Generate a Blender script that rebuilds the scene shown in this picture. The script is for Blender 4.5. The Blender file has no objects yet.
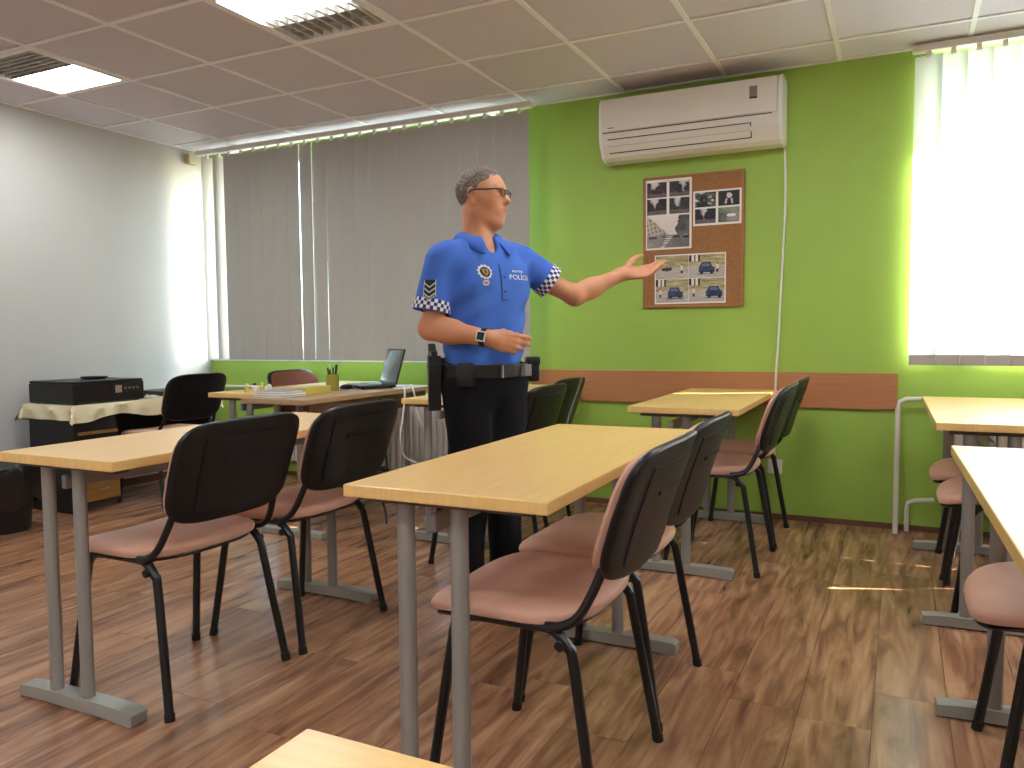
import bpy, bmesh, math, random
import numpy as np
from mathutils import Vector, Matrix

random.seed(7)
SC = bpy.context.scene
COL = SC.collection
PI = math.pi

# ------------------------------------------------------------------ camera
CAM_F, CAM_H = 792.24, 1.0634
PITCH, YAW, ROLL = math.radians(3.578), math.radians(26.136), math.radians(-0.512)
cam_data = bpy.data.cameras.new('camera')
cam = bpy.data.objects.new('camera', cam_data)
COL.objects.link(cam)
fw = Vector((-math.sin(YAW) * math.cos(PITCH), math.cos(YAW) * math.cos(PITCH), -math.sin(PITCH)))
rt = Vector((math.cos(YAW), math.sin(YAW), 0))
up = rt.cross(fw)
R_ = rt * math.cos(ROLL) + up * math.sin(ROLL)
U_ = -rt * math.sin(ROLL) + up * math.cos(ROLL)
m = Matrix((R_, U_, -fw)).transposed().to_4x4()
m.translation = Vector((0, 0, CAM_H))
cam.matrix_world = m
cam_data.sensor_width = 36.0
cam_data.lens = CAM_F / 1024 * 36.0
cam_data.clip_start = 0.02
SC.camera = cam

# ------------------------------------------------------------------ world, sun, exposure
SUN_EL, SUN_AZ = math.radians(28.0), math.radians(22.4)     # azimuth measured from +X towards +Y
SKY_STRENGTH, SUN_STRENGTH, LAMP_STRENGTH = 3.2, 84.0, 31.0
w = bpy.data.worlds.new('sky_world')
SC.world = w
w.use_nodes = True
nt = w.node_tree
bg = nt.nodes['Background']
sky = nt.nodes.new('ShaderNodeTexSky')
sky.sky_type = 'NISHITA'
sky.sun_disc = False
sky.sun_elevation = SUN_EL
sky.sun_rotation = PI / 2 - SUN_AZ
sky.air_density = 1.0
sky.dust_density = 2.0
nt.links.new(sky.outputs[0], bg.inputs[0])
bg.inputs[1].default_value = SKY_STRENGTH
sd = bpy.data.lights.new('sun', 'SUN')
sd.energy = SUN_STRENGTH
sd.angle = math.radians(0.3)
sd.color = (1.0, 0.93, 0.82)
sun = bpy.data.objects.new('sun', sd)
COL.objects.link(sun)
sdir = Vector((math.cos(SUN_EL) * math.cos(SUN_AZ), math.cos(SUN_EL) * math.sin(SUN_AZ), math.sin(SUN_EL)))
sun.rotation_euler = sdir.to_track_quat('Z', 'Y').to_euler()
sun.location = (6, 9, 6)
SC.view_settings.view_transform = 'Standard'
SC.view_settings.look = 'None'
SC.view_settings.exposure = 0.44
SC.view_settings.gamma = 1.0
SC.view_settings.use_curve_mapping = False
SC.cycles.max_bounces = 14
SC.cycles.diffuse_bounces = 8
SC.cycles.transparent_max_bounces = 16
SC.cycles.sample_clamp_indirect = 6.0
SC.cycles.use_denoising = True

# ------------------------------------------------------------------ helpers
def lin(c):
    return tuple((v / 255 / 12.92 if v / 255 <= .04045 else ((v / 255 + .055) / 1.055) ** 2.4) for v in c) + (1.0,)

MATS = {}
def mat(name, rgb, rough=.6, metal=0.0, spec=.5, noise=None, bump=None, coat=0.0, trans=None, emit=None):
    """principled material; noise=(scale, amount, stretch) varies the colour, bump=(scale, strength)"""
    M = bpy.data.materials.new(name)
    M.use_nodes = True
    t = M.node_tree
    b = t.nodes['Principled BSDF']
    c = lin(rgb)
    b.inputs['Base Color'].default_value = c
    b.inputs['Roughness'].default_value = rough
    b.inputs['Metallic'].default_value = metal
    b.inputs['Specular IOR Level'].default_value = spec
    b.inputs['Coat Weight'].default_value = coat
    tc = t.nodes.new('ShaderNodeTexCoord')
    if noise:
        sc, amt, st = noise
        mp = t.nodes.new('ShaderNodeMapping')
        mp.inputs['Scale'].default_value = st
        n = t.nodes.new('ShaderNodeTexNoise')
        n.inputs['Scale'].default_value = sc
        n.inputs['Detail'].default_value = 5
        r = t.nodes.new('ShaderNodeValToRGB')
        r.color_ramp.elements[0].position = .3
        r.color_ramp.elements[1].position = .7
        r.color_ramp.elements[0].color = tuple(v * (1 - amt) for v in c[:3]) + (1,)
        r.color_ramp.elements[1].color = tuple(min(1, v * (1 + amt)) for v in c[:3]) + (1,)
        t.links.new(tc.outputs['Object'], mp.inputs[0])
        t.links.new(mp.outputs[0], n.inputs['Vector'])
        t.links.new(n.outputs['Fac'], r.inputs[0])
        t.links.new(r.outputs[0], b.inputs['Base Color'])
    if bump:
        n2 = t.nodes.new('ShaderNodeTexNoise')
        n2.inputs['Scale'].default_value = bump[0]
        n2.inputs['Detail'].default_value = 3
        bp = t.nodes.new('ShaderNodeBump')
        bp.inputs['Strength'].default_value = bump[1]
        bp.inputs['Distance'].default_value = .004
        t.links.new(tc.outputs['Object'], n2.inputs['Vector'])
        t.links.new(n2.outputs['Fac'], bp.inputs['Height'])
        t.links.new(bp.outputs[0], b.inputs['Normal'])
    if emit:
        b.inputs['Emission Color'].default_value = lin(emit[0])
        b.inputs['Emission Strength'].default_value = emit[1]
    if trans:                                  # share of light that shines through a thin cloth
        tr = t.nodes.new('ShaderNodeBsdfTranslucent')
        tr.inputs[0].default_value = lin(trans[0])
        mx = t.nodes.new('ShaderNodeMixShader')
        mx.inputs[0].default_value = trans[1]
        t.links.new(b.outputs[0], mx.inputs[1])
        t.links.new(tr.outputs[0], mx.inputs[2])
        t.links.new(mx.outputs[0], t.nodes['Material Output'].inputs[0])
    MATS[name] = M
    return M

def vcol_mat(name, rough=.5, spec=.4, bump=None, sss=0.0):
    M = mat(name, (200, 200, 200), rough, spec=spec, bump=bump)
    t = M.node_tree
    a = t.nodes.new('ShaderNodeVertexColor')
    a.layer_name = 'Col'
    b = t.nodes['Principled BSDF']
    t.links.new(a.outputs[0], b.inputs['Base Color'])
    if sss:
        b.inputs['Subsurface Weight'].default_value = sss
        b.inputs['Subsurface Radius'].default_value = (.01, .004, .002)
        b.inputs['Subsurface Scale'].default_value = .6
    return M

def glass_mat(name, tint=(245, 250, 248), gloss=.08):
    M = bpy.data.materials.new(name)
    M.use_nodes = True
    t = M.node_tree
    t.nodes.remove(t.nodes['Principled BSDF'])
    tr = t.nodes.new('ShaderNodeBsdfTransparent'); tr.inputs[0].default_value = lin(tint)
    gl = t.nodes.new('ShaderNodeBsdfGlossy'); gl.inputs['Roughness'].default_value = .02
    mx = t.nodes.new('ShaderNodeMixShader'); mx.inputs[0].default_value = gloss
    t.links.new(tr.outputs[0], mx.inputs[1]); t.links.new(gl.outputs[0], mx.inputs[2])
    t.links.new(mx.outputs[0], t.nodes['Material Output'].inputs[0])
    MATS[name] = M
    return M

class G:
    """collects simple shapes into one mesh"""
    def __init__(s): s.v = []; s.f = []
    def add(s, v, f):
        o = len(s.v); s.v += [tuple(p) for p in v]; s.f += [tuple(i + o for i in q) for q in f]; return s
    def box(s, x0, x1, y0, y1, z0, z1, bev=0):
        if bev:
            bm = bmesh.new(); bmesh.ops.create_cube(bm, size=1)
            for v in bm.verts:
                v.co = Vector(((x0 + x1) / 2 + v.co.x * (x1 - x0), (y0 + y1) / 2 + v.co.y * (y1 - y0), (z0 + z1) / 2 + v.co.z * (z1 - z0)))
            bmesh.ops.bevel(bm, geom=bm.edges[:], offset=bev, segments=2, profile=.5, affect='EDGES')
            bm.verts.index_update()
            s.add([v.co[:] for v in bm.verts], [[v.index for v in f.verts] for f in bm.faces]); bm.free(); return s
        v = [(x, y, z) for z in (z0, z1) for y in (y0, y1) for x in (x0, x1)]
        return s.add(v, [(0, 2, 3, 1), (4, 5, 7, 6), (0, 1, 5, 4), (2, 6, 7, 3), (0, 4, 6, 2), (1, 3, 7, 5)])
    def tube(s, pts, r, n=8, closed=False, smooth=0, r2=None, flat=1.0):
        P = [Vector(p) for p in pts]
        if smooth:
            Q = []; N = len(P); rng = N if closed else N - 1
            for i in range(rng):
                p0 = P[i - 1] if (i or closed) else P[0]; p1 = P[i]; p2 = P[(i + 1) % N]
                p3 = P[(i + 2) % N] if (closed or i + 2 < N) else P[-1]
                for k in range(smooth):
                    t = k / smooth
                    Q.append(.5 * ((2 * p1) + (p2 - p0) * t + (2 * p0 - 5 * p1 + 4 * p2 - p3) * t * t + (3 * p1 - p0 - 3 * p2 + p3) * t ** 3))
            if not closed: Q.append(P[-1])
            P = Q
        N = len(P); v = []; f = []
        nrm = None
        for i in range(N):
            if closed: d = (P[(i + 1) % N] - P[i - 1]).normalized()
            else: d = (P[min(i + 1, N - 1)] - P[max(i - 1, 0)]).normalized()
            if nrm is None:
                nrm = d.orthogonal().normalized() if abs(d.z) > .9 else Vector((0, 0, 1)).cross(d).normalized()
            nrm = (nrm - d * nrm.dot(d)).normalized()
            bn = d.cross(nrm)
            rr = r if r2 is None else r + (r2 - r) * i / (N - 1)
            for k in range(n):
                a = 2 * PI * k / n
                v.append(P[i] + nrm * math.cos(a) * rr + bn * math.sin(a) * rr * flat)
        for i in range(N if closed else N - 1):
            for k in range(n):
                a, b = i * n + k, i * n + (k + 1) % n
                c, e = ((i + 1) % N) * n + (k + 1) % n, ((i + 1) % N) * n + k
                f.append((a, b, c, e))
        if not closed:
            f.append(tuple(range(n))[::-1]); f.append(tuple((N - 1) * n + k for k in range(n)))
        return s.add(v, f)
    def lathe(s, prof, c=(0, 0, 0), n=24):
        v = []; f = []
        for (r, z) in prof:
            for k in range(n):
                a = 2 * PI * k / n
                v.append((c[0] + r * math.cos(a), c[1] + r * math.sin(a), c[2] + z))
        for i in range(len(prof) - 1):
            for k in range(n):
                f.append((i * n + k, i * n + (k + 1) % n, (i + 1) * n + (k + 1) % n, (i + 1) * n + k))
        f.append(tuple(range(n))[::-1]); f.append(tuple((len(prof) - 1) * n + k for k in range(n)))
        return s.add(v, f)
    def prism(s, outline, axis, a0, a1):
        """outline: 2D points in the two other axes (cyclic order), extruded along axis from a0 to a1"""
        n = len(outline); v = []
        for a in (a0, a1):
            for (p, q) in outline:
                v.append({'x': (a, p, q), 'y': (p, a, q), 'z': (p, q, a)}[axis])
        f = [tuple(range(n))[::-1], tuple(range(n, 2 * n))] + [(i, (i + 1) % n, n + (i + 1) % n, n + i) for i in range(n)]
        return s.add(v, f)
    def xf(s, M):
        s.v = [tuple(M @ Vector(p)) for p in s.v]; return s
    def mesh(s, name, smooth=False):
        me = bpy.data.meshes.new(name); me.from_pydata(s.v, [], s.f)
        bm = bmesh.new(); bm.from_mesh(me); bmesh.ops.recalc_face_normals(bm, faces=bm.faces[:]); bm.to_mesh(me); bm.free()
        if smooth:
            me.shade_smooth()
            try: me.set_sharp_from_angle(angle=math.radians(35))
            except Exception: pass
        return me

def ob(name, g, mt, parent=None, smooth=False, loc=None, rotz=0.0, mesh=None):
    me = mesh if mesh is not None else g.mesh(name, smooth)
    if mt is not None and not me.materials: me.materials.append(MATS[mt] if isinstance(mt, str) else mt)
    o = bpy.data.objects.new(name, me); COL.objects.link(o)
    if parent: o.parent = parent
    if loc: o.location = loc
    o.rotation_euler.z = rotz
    return o

def tag(o, label, cat, group=None):
    o['label'] = label; o['category'] = cat
    if group: o['group'] = group
    return o

def thing(name, label, cat, loc=(0, 0, 0), rotz=0.0, group=None):
    o = bpy.data.objects.new(name, None); COL.objects.link(o)
    o.empty_display_size = .1
    o.location = loc; o.rotation_euler.z = rotz
    return tag(o, label, cat, group)

def struct(o):
    o['kind'] = 'structure'; return o

def dup(root, loc, rotz, label, group=None):
    r = root.copy(); COL.objects.link(r); r.location = loc; r.rotation_euler.z = rotz; r['label'] = label
    if group: r['group'] = group
    for ch in list(root.children):
        c = ch.copy(); COL.objects.link(c); c.parent = r
        for g in ch.children:
            d = g.copy(); COL.objects.link(d); d.parent = c
    return r

# ------------------------------------------------------------------ materials
mat('green_paint', (152, 184, 74), .55, noise=(2.2, .05, (1, 1, 1)), bump=(60, .05))
mat('white_paint', (190, 188, 181), .6, bump=(60, .05))
mat('ceiling_tile', (210, 202, 208), .9, noise=(160, .06, (1, 1, 1)), bump=(220, .15))
mat('grid_metal', (238, 236, 234), .45)
mat('white_plastic', (224, 220, 210), .35)
mat('pvc_frame', (236, 236, 234), .3)
mat('grey_metal', (150, 148, 142), .38, metal=.35)
mat('foot_metal', (158, 156, 148), .4, metal=.3)
mat('beam_metal', (150, 146, 150), .4, metal=.4)
mat('dark_rail', (84, 78, 70), .5)
mat('beech', (224, 184, 116), .3, spec=.45, noise=(9, .07, (14, .7, 1)))
mat('beech_dark', (160, 124, 72), .4, noise=(9, .12, (1, 14, 1)))
mat('desk_brown', (172, 140, 104), .35, noise=(9, .08, (14, .7, 1)))
mat('panel_brown', (104, 66, 48), .5, noise=(7, .12, (1, .7, 12)))
mat('rail_wood', (176, 118, 74), .42, noise=(6, .08, (.8, 1, 16)))
mat('black_metal', (16, 16, 17), .32, spec=.5)
mat('black_shell', (17, 16, 17), .42, spec=.45, bump=(300, .06))
mat('dusty_pink', (202, 156, 134), .5, spec=.35, noise=(14, .05, (1, 1, 1)), bump=(420, .08))
mat('brown_uph', (122, 72, 52), .8, spec=.2, noise=(14, .05, (1, 1, 1)))
mat('rubber', (12, 12, 12), .7)
mat('blind_grey', (176, 173, 165), .75, trans=((196, 192, 180), .10), bump=(150, .05))
mat('blind_white', (238, 238, 242), .7, trans=((240, 242, 248), .62), bump=(150, .04))
mat('blind_weight', (172, 164, 158), .6)
mat('cork', (152, 106, 64), .85, noise=(90, .16, (1, 1, 1)), bump=(180, .3))
mat('board_frame', (160, 108, 64), .45)
mat('paper', (236, 230, 222), .6)
mat('dark_line', (40, 36, 34), .6)
mat('display', (128, 122, 118), .3)
mat('black_plastic', (14, 15, 18), .38, spec=.5)
mat('black_desk', (22, 23, 25), .5)
mat('drawer_wood', (150, 108, 50), .4, noise=(5, .15, (1, 1, 14)))
mat('silver', (196, 192, 184), .28, metal=.8)
mat('cloth_cream', (226, 216, 178), .8, bump=(160, .12))
mat('trash_bag', (18, 18, 20), .28, spec=.6, bump=(28, .9))
mat('radiator_white', (226, 222, 214), .4)
mat('pipe_white', (222, 216, 204), .35)
mat('cable_white', (224, 222, 214), .45)
mat('cable_grey', (150, 144, 136), .5)
mat('cable_black', (18, 18, 18), .5)
mat('louver_metal', (190, 188, 182), .4, metal=.3)
mat('lamp_face', (255, 255, 250), .4, emit=((244, 249, 255), LAMP_STRENGTH))
mat('yellow_box', (196, 178, 84), .6)
mat('olive_mesh', (150, 146, 60), .4, metal=.2)
mat('screen', (34, 46, 44), .12, spec=.6)
mat('ground_stone', (96, 96, 92), .9, noise=(3, .08, (1, 1, 1)))
mat('sensor_beige', (196, 178, 140), .5)
mat('book_grey', (150, 150, 156), .5)
glass_mat('window_glass')
glass_mat('lens_glass', (238, 244, 246), .16)

# laminate planks: tone per plank, grain along the plank
def plank_mat():
    M = mat('laminate', (140, 92, 58), .27, spec=.5)
    t = M.node_tree; b = t.nodes['Principled BSDF']
    tc = t.nodes.new('ShaderNodeTexCoord'); oi = t.nodes.new('ShaderNodeObjectInfo')
    vm = t.nodes.new('ShaderNodeVectorMath'); vm.operation = 'MULTIPLY_ADD'
    cx = t.nodes.new('ShaderNodeCombineXYZ')
    for i in range(3): t.links.new(oi.outputs['Random'], cx.inputs[i])
    t.links.new(cx.outputs[0], vm.inputs[0]); vm.inputs[1].default_value = (37, 53, 11)
    t.links.new(tc.outputs['Object'], vm.inputs[2])
    mp = t.nodes.new('ShaderNodeMapping'); mp.inputs['Scale'].default_value = (11, 1.5, 1)
    t.links.new(vm.outputs[0], mp.inputs[0])
    n1 = t.nodes.new('ShaderNodeTexNoise'); n1.inputs['Scale'].default_value = 1.6; n1.inputs['Detail'].default_value = 6
    n1.inputs['Distortion'].default_value = 1.1
    t.links.new(mp.outputs[0], n1.inputs['Vector'])
    r1 = t.nodes.new('ShaderNodeValToRGB')
    e = r1.color_ramp.elements
    e[0].position = .28; e[0].color = lin((104, 66, 46))
    e[1].position = .72; e[1].color = lin((186, 142, 106))
    q = e.new(.5); q.color = lin((154, 110, 80))
    t.links.new(n1.outputs['Fac'], r1.inputs[0])
    mp2 = t.nodes.new('ShaderNodeMapping'); mp2.inputs['Scale'].default_value = (60, 2.2, 1)
    t.links.new(vm.outputs[0], mp2.inputs[0])
    n2 = t.nodes.new('ShaderNodeTexNoise'); n2.inputs['Scale'].default_value = 1.0; n2.inputs['Detail'].default_value = 4
    t.links.new(mp2.outputs[0], n2.inputs['Vector'])
    mr = t.nodes.new('ShaderNodeMapRange'); mr.inputs[1].default_value = .3; mr.inputs[2].default_value = .7
    mr.inputs[3].default_value = .82; mr.inputs[4].default_value = 1.14
    t.links.new(n2.outputs['Fac'], mr.inputs[0])
    mr2 = t.nodes.new('ShaderNodeMapRange'); mr2.inputs[3].default_value = .88; mr2.inputs[4].default_value = 1.12
    t.links.new(oi.outputs['Random'], mr2.inputs[0])
    mu = t.nodes.new('ShaderNodeMath'); mu.operation = 'MULTIPLY'
    t.links.new(mr.outputs[0], mu.inputs[0]); t.links.new(mr2.outputs[0], mu.inputs[1])
    vs = t.nodes.new('ShaderNodeVectorMath'); vs.operation = 'SCALE'
    t.links.new(r1.outputs[0], vs.inputs[0]); t.links.new(mu.outputs[0], vs.inputs['Scale'])
    t.links.new(vs.outputs[0], b.inputs['Base Color'])
    bp = t.nodes.new('ShaderNodeBump'); bp.inputs['Strength'].default_value = .12; bp.inputs['Distance'].default_value = .002
    t.links.new(n2.outputs['Fac'], bp.inputs['Height']); t.links.new(bp.outputs[0], b.inputs['Normal'])
plank_mat()

# ------------------------------------------------------------------ room shell
XL, XR, YB, YF, ZC = -4.99, 4.5, 4.68, -3.0, 2.51        # left wall, right wall, window wall, wall behind, ceiling
T = .32
floor = struct(ob('floor', G().box(XL - .2, XR + .2, YF - .2, YB + T, -.1, -.009), 'dark_line'))
PW, PL = .19, 1.285
pm = G().box(-PW / 2 + .0008, PW / 2 - .0008, -PL / 2 + .0008, PL / 2 - .0008, -.009, 0).mesh('plank')
pm.materials.append(MATS['laminate'])
ix = 0
x = XL + PW / 2
rest = G()
while x < XR + PW:
    off = random.random() * PL
    y = YB - PL / 2 + off
    while y > YF - PL / 2:
        if -5.1 < x < 1.3 and y > -.6 and y - PL / 2 < YB - .03:
            y1 = min(y + PL / 2, YB); y0 = y - PL / 2
            if y1 - y0 > PL - .01:
                o = bpy.data.objects.new('plank', pm)
            else:
                g = G().box(-PW / 2 + .0008, PW / 2 - .0008, y0 - y + .0008, y1 - y - .0008, -.009, 0)
                o = bpy.data.objects.new('plank', g.mesh('plank')); o.data.materials.append(MATS['laminate'])
            COL.objects.link(o); o.parent = floor; o.location = (x, y, 0)
        elif y - PL / 2 < YB - .03:
            rest.box(x - PW / 2 + .0008, x + PW / 2 - .0008, y - PL / 2 + .0008, min(y + PL / 2, YB) - .0008, -.009, 0)
        y -= PL
    x += PW
o = ob('plank_field', rest, 'laminate', floor); o['kind'] = 'stuff'

struct(ob('wall_left', G().box(XL - .2, XL, YF - .2, YB + T, -.1, ZC + .3), 'white_paint'))
struct(ob('wall_right', G().box(XR, XR + .2, YF - .2, YB + T, -.1, ZC + .3), 'white_paint'))
struct(ob('wall_front', G().box(XL - .2, XR + .2, YF - .2, YF, -.1, ZC + .3), 'white_paint'))
W1 = (XL, -2.22, .90, 2.485)
W2 = (.12, 4.30, .96, 2.485)
g = G()
xs = [XL, W1[0], W1[1], W2[0], W2[1], XR]
g.box(XL, -1.0, YB, YB + T, -.1, W1[2]); g.box(-1.0, XR, YB, YB + T, -.1, W2[2]); g.box(XL, XR, YB, YB + T, W1[3], ZC + .3)
g.box(W1[1], -1.0, YB, YB + T, W1[2], W1[3]); g.box(-1.0, W2[0], YB, YB + T, W2[2], W2[3]); g.box(W2[1], XR, YB, YB + T, W2[2], W2[3])
struct(ob('wall_back', g, 'green_paint'))
# thin skirting along the window wall and the white wall
struct(ob('baseboard_back', G().box(XL, XR, YB - .012, YB, 0, .03), 'panel_brown'))
struct(ob('baseboard_left', G().box(XL, XL + .012, YF, YB - .012, 0, .05), 'panel_brown'))

ceiling = struct(ob('ceiling', G().box(XL - .2, XR + .2, YF - .2, YB + T, ZC + .03, ZC + .3), 'white_paint'))
gx = [.28 + .6 * k for k in range(-8, 8)]
gy = [4.36 - .6 * k for k in range(0, 13)]
cx_ = [XL] + [v for v in gx if XL + .02 < v < XR] + [XR]
cy_ = [YF] + sorted(v for v in gy if YF < v < YB) + [YB]
lum_cells = {(-4.52, 2.56): 'far', (-2.72, 2.56): 'near', (-.92, 2.56): 'near', (.88, 2.56): 'near',  # only the first pair is in view; the others are added as fill light
             (-3.92, -.44): 'near', (-2.12, -.44): 'near', (-.32, -.44): 'near', (1.48, -.44): 'near',
             (-3.92, -2.24): 'near', (-2.12, -2.24): 'near', (-.32, -2.24): 'near', (1.48, -2.24): 'near'}
def is_lum(x0, y0):
    for (a, b) in lum_cells:
        if abs(a - x0) < .02 and abs(b - y0) < .02: return True
    return False
tile_meshes = {}
for i in range(len(cx_) - 1):
    for j in range(len(cy_) - 1):
        x0, x1, y0, y1 = cx_[i], cx_[i + 1], cy_[j], cy_[j + 1]
        if is_lum(x0, y0): continue
        key = (round(x1 - x0, 3), round(y1 - y0, 3))
        if key not in tile_meshes:
            hx, hy = (x1 - x0) / 2 - .006, (y1 - y0) / 2 - .006
            me = G().box(-hx, hx, -hy, hy, .007, .03, .004).mesh('ceiling_tile'); me.materials.append(MATS['ceiling_tile'])
            tile_meshes[key] = me
        o = bpy.data.objects.new('ceiling_tile', tile_meshes[key]); COL.objects.link(o)
        o.parent = ceiling; o.location = ((x0 + x1) / 2, (y0 + y1) / 2, ZC + random.uniform(-.0015, .001))
for xx in cx_[1:-1]: ob('ceiling_bar', G().box(xx - .012, xx + .012, YF, YB, ZC, ZC + .03), 'grid_metal', ceiling)
for yy in cy_[1:-1]: ob('ceiling_bar', G().box(XL, XR, yy - .012, yy + .012, ZC - .0005, ZC + .029), 'grid_metal', ceiling)
g = G(); e_ = .02
g.box(XL, XR, YB - e_, YB, ZC - .002, ZC + .02); g.box(XL, XL + e_, YF, YB - e_, ZC - .002, ZC + .02)
g.box(XR - e_, XR, YF, YB - e_, ZC - .002, ZC + .02)
ob('edge_angle', g, 'grid_metal', ceiling)
struct(ob('added_shade_wall', G().box(-.75, -.45, YB + T, 7.6, -.6, 6.0), 'ground_stone'))   # unseen wall added to keep the sun off the grey blind
struct(ob('ground', G().box(-30, 30, YB + T, 40, -.6, -.5), 'ground_stone'))

# ------------------------------------------------------------------ windows
def window(name, W, nm):
    x0, x1, z0, z1 = W
    y0, y1 = YB + .2, YB + .26
    g = G()
    n = nm
    wd = (x1 - x0) / n
    g.box(x0, x1, y0, y1, z0, z0 + .06); g.box(x0, x1, y0, y1, z1 - .06, z1)
    root = struct(ob(name, g, 'pvc_frame'))
    for k in range(n + 1):
        xx = x0 + wd * k
        a, b = max(x0, xx - .045), min(x1, xx + .045)
        if k == 0: b = x0 + .06
        if k == n: a = x1 - .06
        ob('mullion', G().box(a, b, y0, y1, z0 + .06, z1 - .06), 'pvc_frame', root)
    for k in range(n):
        ob('pane', G().box(x0 + wd * k + .05, x0 + wd * (k + 1) - .05, y0 + .025, y0 + .031, z0 + .05, z1 - .05), 'window_glass', root)
    ob('sill', G().box(x0 - .0, x1 + .0, YB - .005, y0, z0 - .025, z0 + .004, .003), 'pvc_frame', root)
window('window_1', W1, 3)
window('window_2', W2, 5)

# ------------------------------------------------------------------ vertical blinds
def slat_mesh(wd, h, bow=.006):
    g = G(); n = 6; v = []; f = []
    for i in range(n + 1):
        u = -1 + 2 * i / n
        for z in (0, -h):
            v.append((u * wd / 2, -bow * (1 - u * u), z))
    for i in range(n): f.append((2 * i, 2 * i + 2, 2 * i + 3, 2 * i + 1))
    m0 = len(v)
    v += [(a, b + .0012, c) for a, b, c in v]
    f += [tuple(m0 + q for q in reversed(t)) for t in f[:n]]
    for i in range(n):
        f.append((2 * i + 2, 2 * i, m0 + 2 * i, m0 + 2 * i + 2)); f.append((2 * i + 1, 2 * i + 3, m0 + 2 * i + 3, m0 + 2 * i + 1))
    f.append((0, 1, m0 + 1, m0)); f.append((2 * n + 1, 2 * n, m0 + 2 * n, m0 + 2 * n + 1))
    return g.add(v, f).mesh('slat', True)

def blind(label, BY, xa, xb, pitch, wd, ang, mname, weights, gaps=(), special={}):
    zt, zb = (2.452, .885) if weights else (2.425, .892)
    t = thing('vertical_blind', label, 'blind', (0, BY, 0))
    ob('headrail', G().box(xa - .02, xb + .02, -.028, .028, zt + .020, zt + .054, .004), 'white_plastic', t)
    ob('rail_bracket', G().box(xa + .25, xa + .29, .028, YB - BY - .001, zt + .022, zt + .052), 'white_plastic', t)
    ob('rail_bracket', G().box(xb - .29, xb - .25, .028, YB - BY - .001, zt + .022, zt + .052), 'white_plastic', t)
    me = slat_mesh(wd, zt - zb); me.materials.append(MATS[mname])
    wm = G().box(-wd / 2 + .004, wd / 2 - .004, -.007, .004, zb - zt + .002, zb - zt + .055).mesh('bottom_weight')
    wm.materials.append(MATS['blind_weight'])
    hm = G().box(-.012, .012, -.006, .006, -.01, .024).mesh('carrier'); hm.materials.append(MATS['white_plastic'])
    n = int(round((xb - xa) / pitch))
    for k in range(n):
        x = xa + pitch * (k + .5)
        a = ang + random.uniform(-.03, .03)
        for (gk, gx_, ga) in gaps:
            if gk == k: x += gx_; a = ga
        s = bpy.data.objects.new('slat', me); COL.objects.link(s); s.parent = t
        s.location = (x, 0, zt); s.rotation_euler = (random.uniform(-.002, .002), 0, a)
        c = bpy.data.objects.new('carrier', hm); COL.objects.link(c); c.parent = s
        if weights:
            q = bpy.data.objects.new('bottom_weight', wm); COL.objects.link(q); q.parent = s
    return t
blind('closed grey vertical blind drawn across the wide window behind the police officer', YB - .20, -4.841, -2.07, .1205, .127, -.05,
      'blind_grey', False, gaps=((0, .02, 1.62), (1, .02, 1.55), (8, .0, -.16)))
blind('bright white vertical blind with light shining through beside the green wall', YB - .065, .045, 4.225, .11, .127, -.14,
      'blind_white', True, gaps=((19, .0, .0), (20, .0, .0), (21, .0, .0), (22, .07, .0), (23, .115, .0), (24, .09, .0)))

# ------------------------------------------------------------------ luminaires
for n_, ((x0, y0), side) in enumerate(lum_cells.items()):
    lab = {(-4.52, 2.56): 'lit square ceiling lamp with louvre grille next to the white wall',
           (-2.72, 2.56): 'lit square ceiling lamp with louvre grille over the middle of the room'}.get((x0, y0), 'square louvred ceiling lamp added out of view as fill light')
    t = thing('ceiling_lamp', lab, 'lamp', (x0 + .3, y0 + .3, ZC), 0, 'square louvred ceiling lamps')
    g = G()
    for a in ((-.288, .288, -.288, -.262), (-.288, .288, .262, .288), (-.288, -.262, -.262, .262), (.262, .288, -.262, .262)):
        g.box(a[0], a[1], a[2], a[3], -.004, .03)
    ob('frame', g, 'grid_metal', t)
    s = 1 if side == 'far' else -1
    ya, yb = (0, .262) if s > 0 else (-.262, 0)
    ob('diffuser', G().box(-.262, .262, ya, yb, .0, .02), 'lamp_face', t)
    ob('reflector', G().box(-.262, .262, -.262 if s > 0 else 0, 0 if s > 0 else .262, .045, .05), 'pvc_frame', t)
    la, lb = (-.262, -.004) if s > 0 else (.004, .262)
    if s > 0:                                   # blades run along the lamp
        for k in range(7):
            yy = la + (lb - la) * (k + .5) / 7
            ob('louvre_blade', G().box(-.262, .262, yy - .004, yy + .004, .0, .04), 'louver_metal', t)
        for k in range(5):
            xx = -.262 + .524 * (k + .5) / 5
            ob('cross_blade', G().box(xx - .002, xx + .002, la, lb, .006, .044), 'louver_metal', t)
    else:
        for k in range(9):
            xx = -.262 + .524 * (k + .5) / 9
            ob('louvre_blade', G().prism([(xx - .014, .0), (xx + .014, .0), (xx + .003, .042), (xx - .003, .042)], 'y', la, lb) if False else
               G().box(xx - .006, xx + .006, la, lb, .0, .042), 'louver_metal', t)
        for k in range(2):
            yy = la + (lb - la) * (k + 1) / 3
            ob('cross_blade', G().box(-.262, .262, yy - .003, yy + .003, .004, .04), 'louver_metal', t)

# ------------------------------------------------------------------ wall fittings
tag(ob('wall_rail', G().box(-2.15, -.012, YB - .022, YB, .643, .838, .003), 'rail_wood'),
    'long brown wooden bumper board fixed along the green wall', 'wall board')
tag(ob('sensor_box', G().box(XL, XL + .05, 4.47, 4.55, 2.40, 2.475, .006), 'sensor_beige'),
    'small beige box high on the white wall in the corner', 'sensor')

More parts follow.
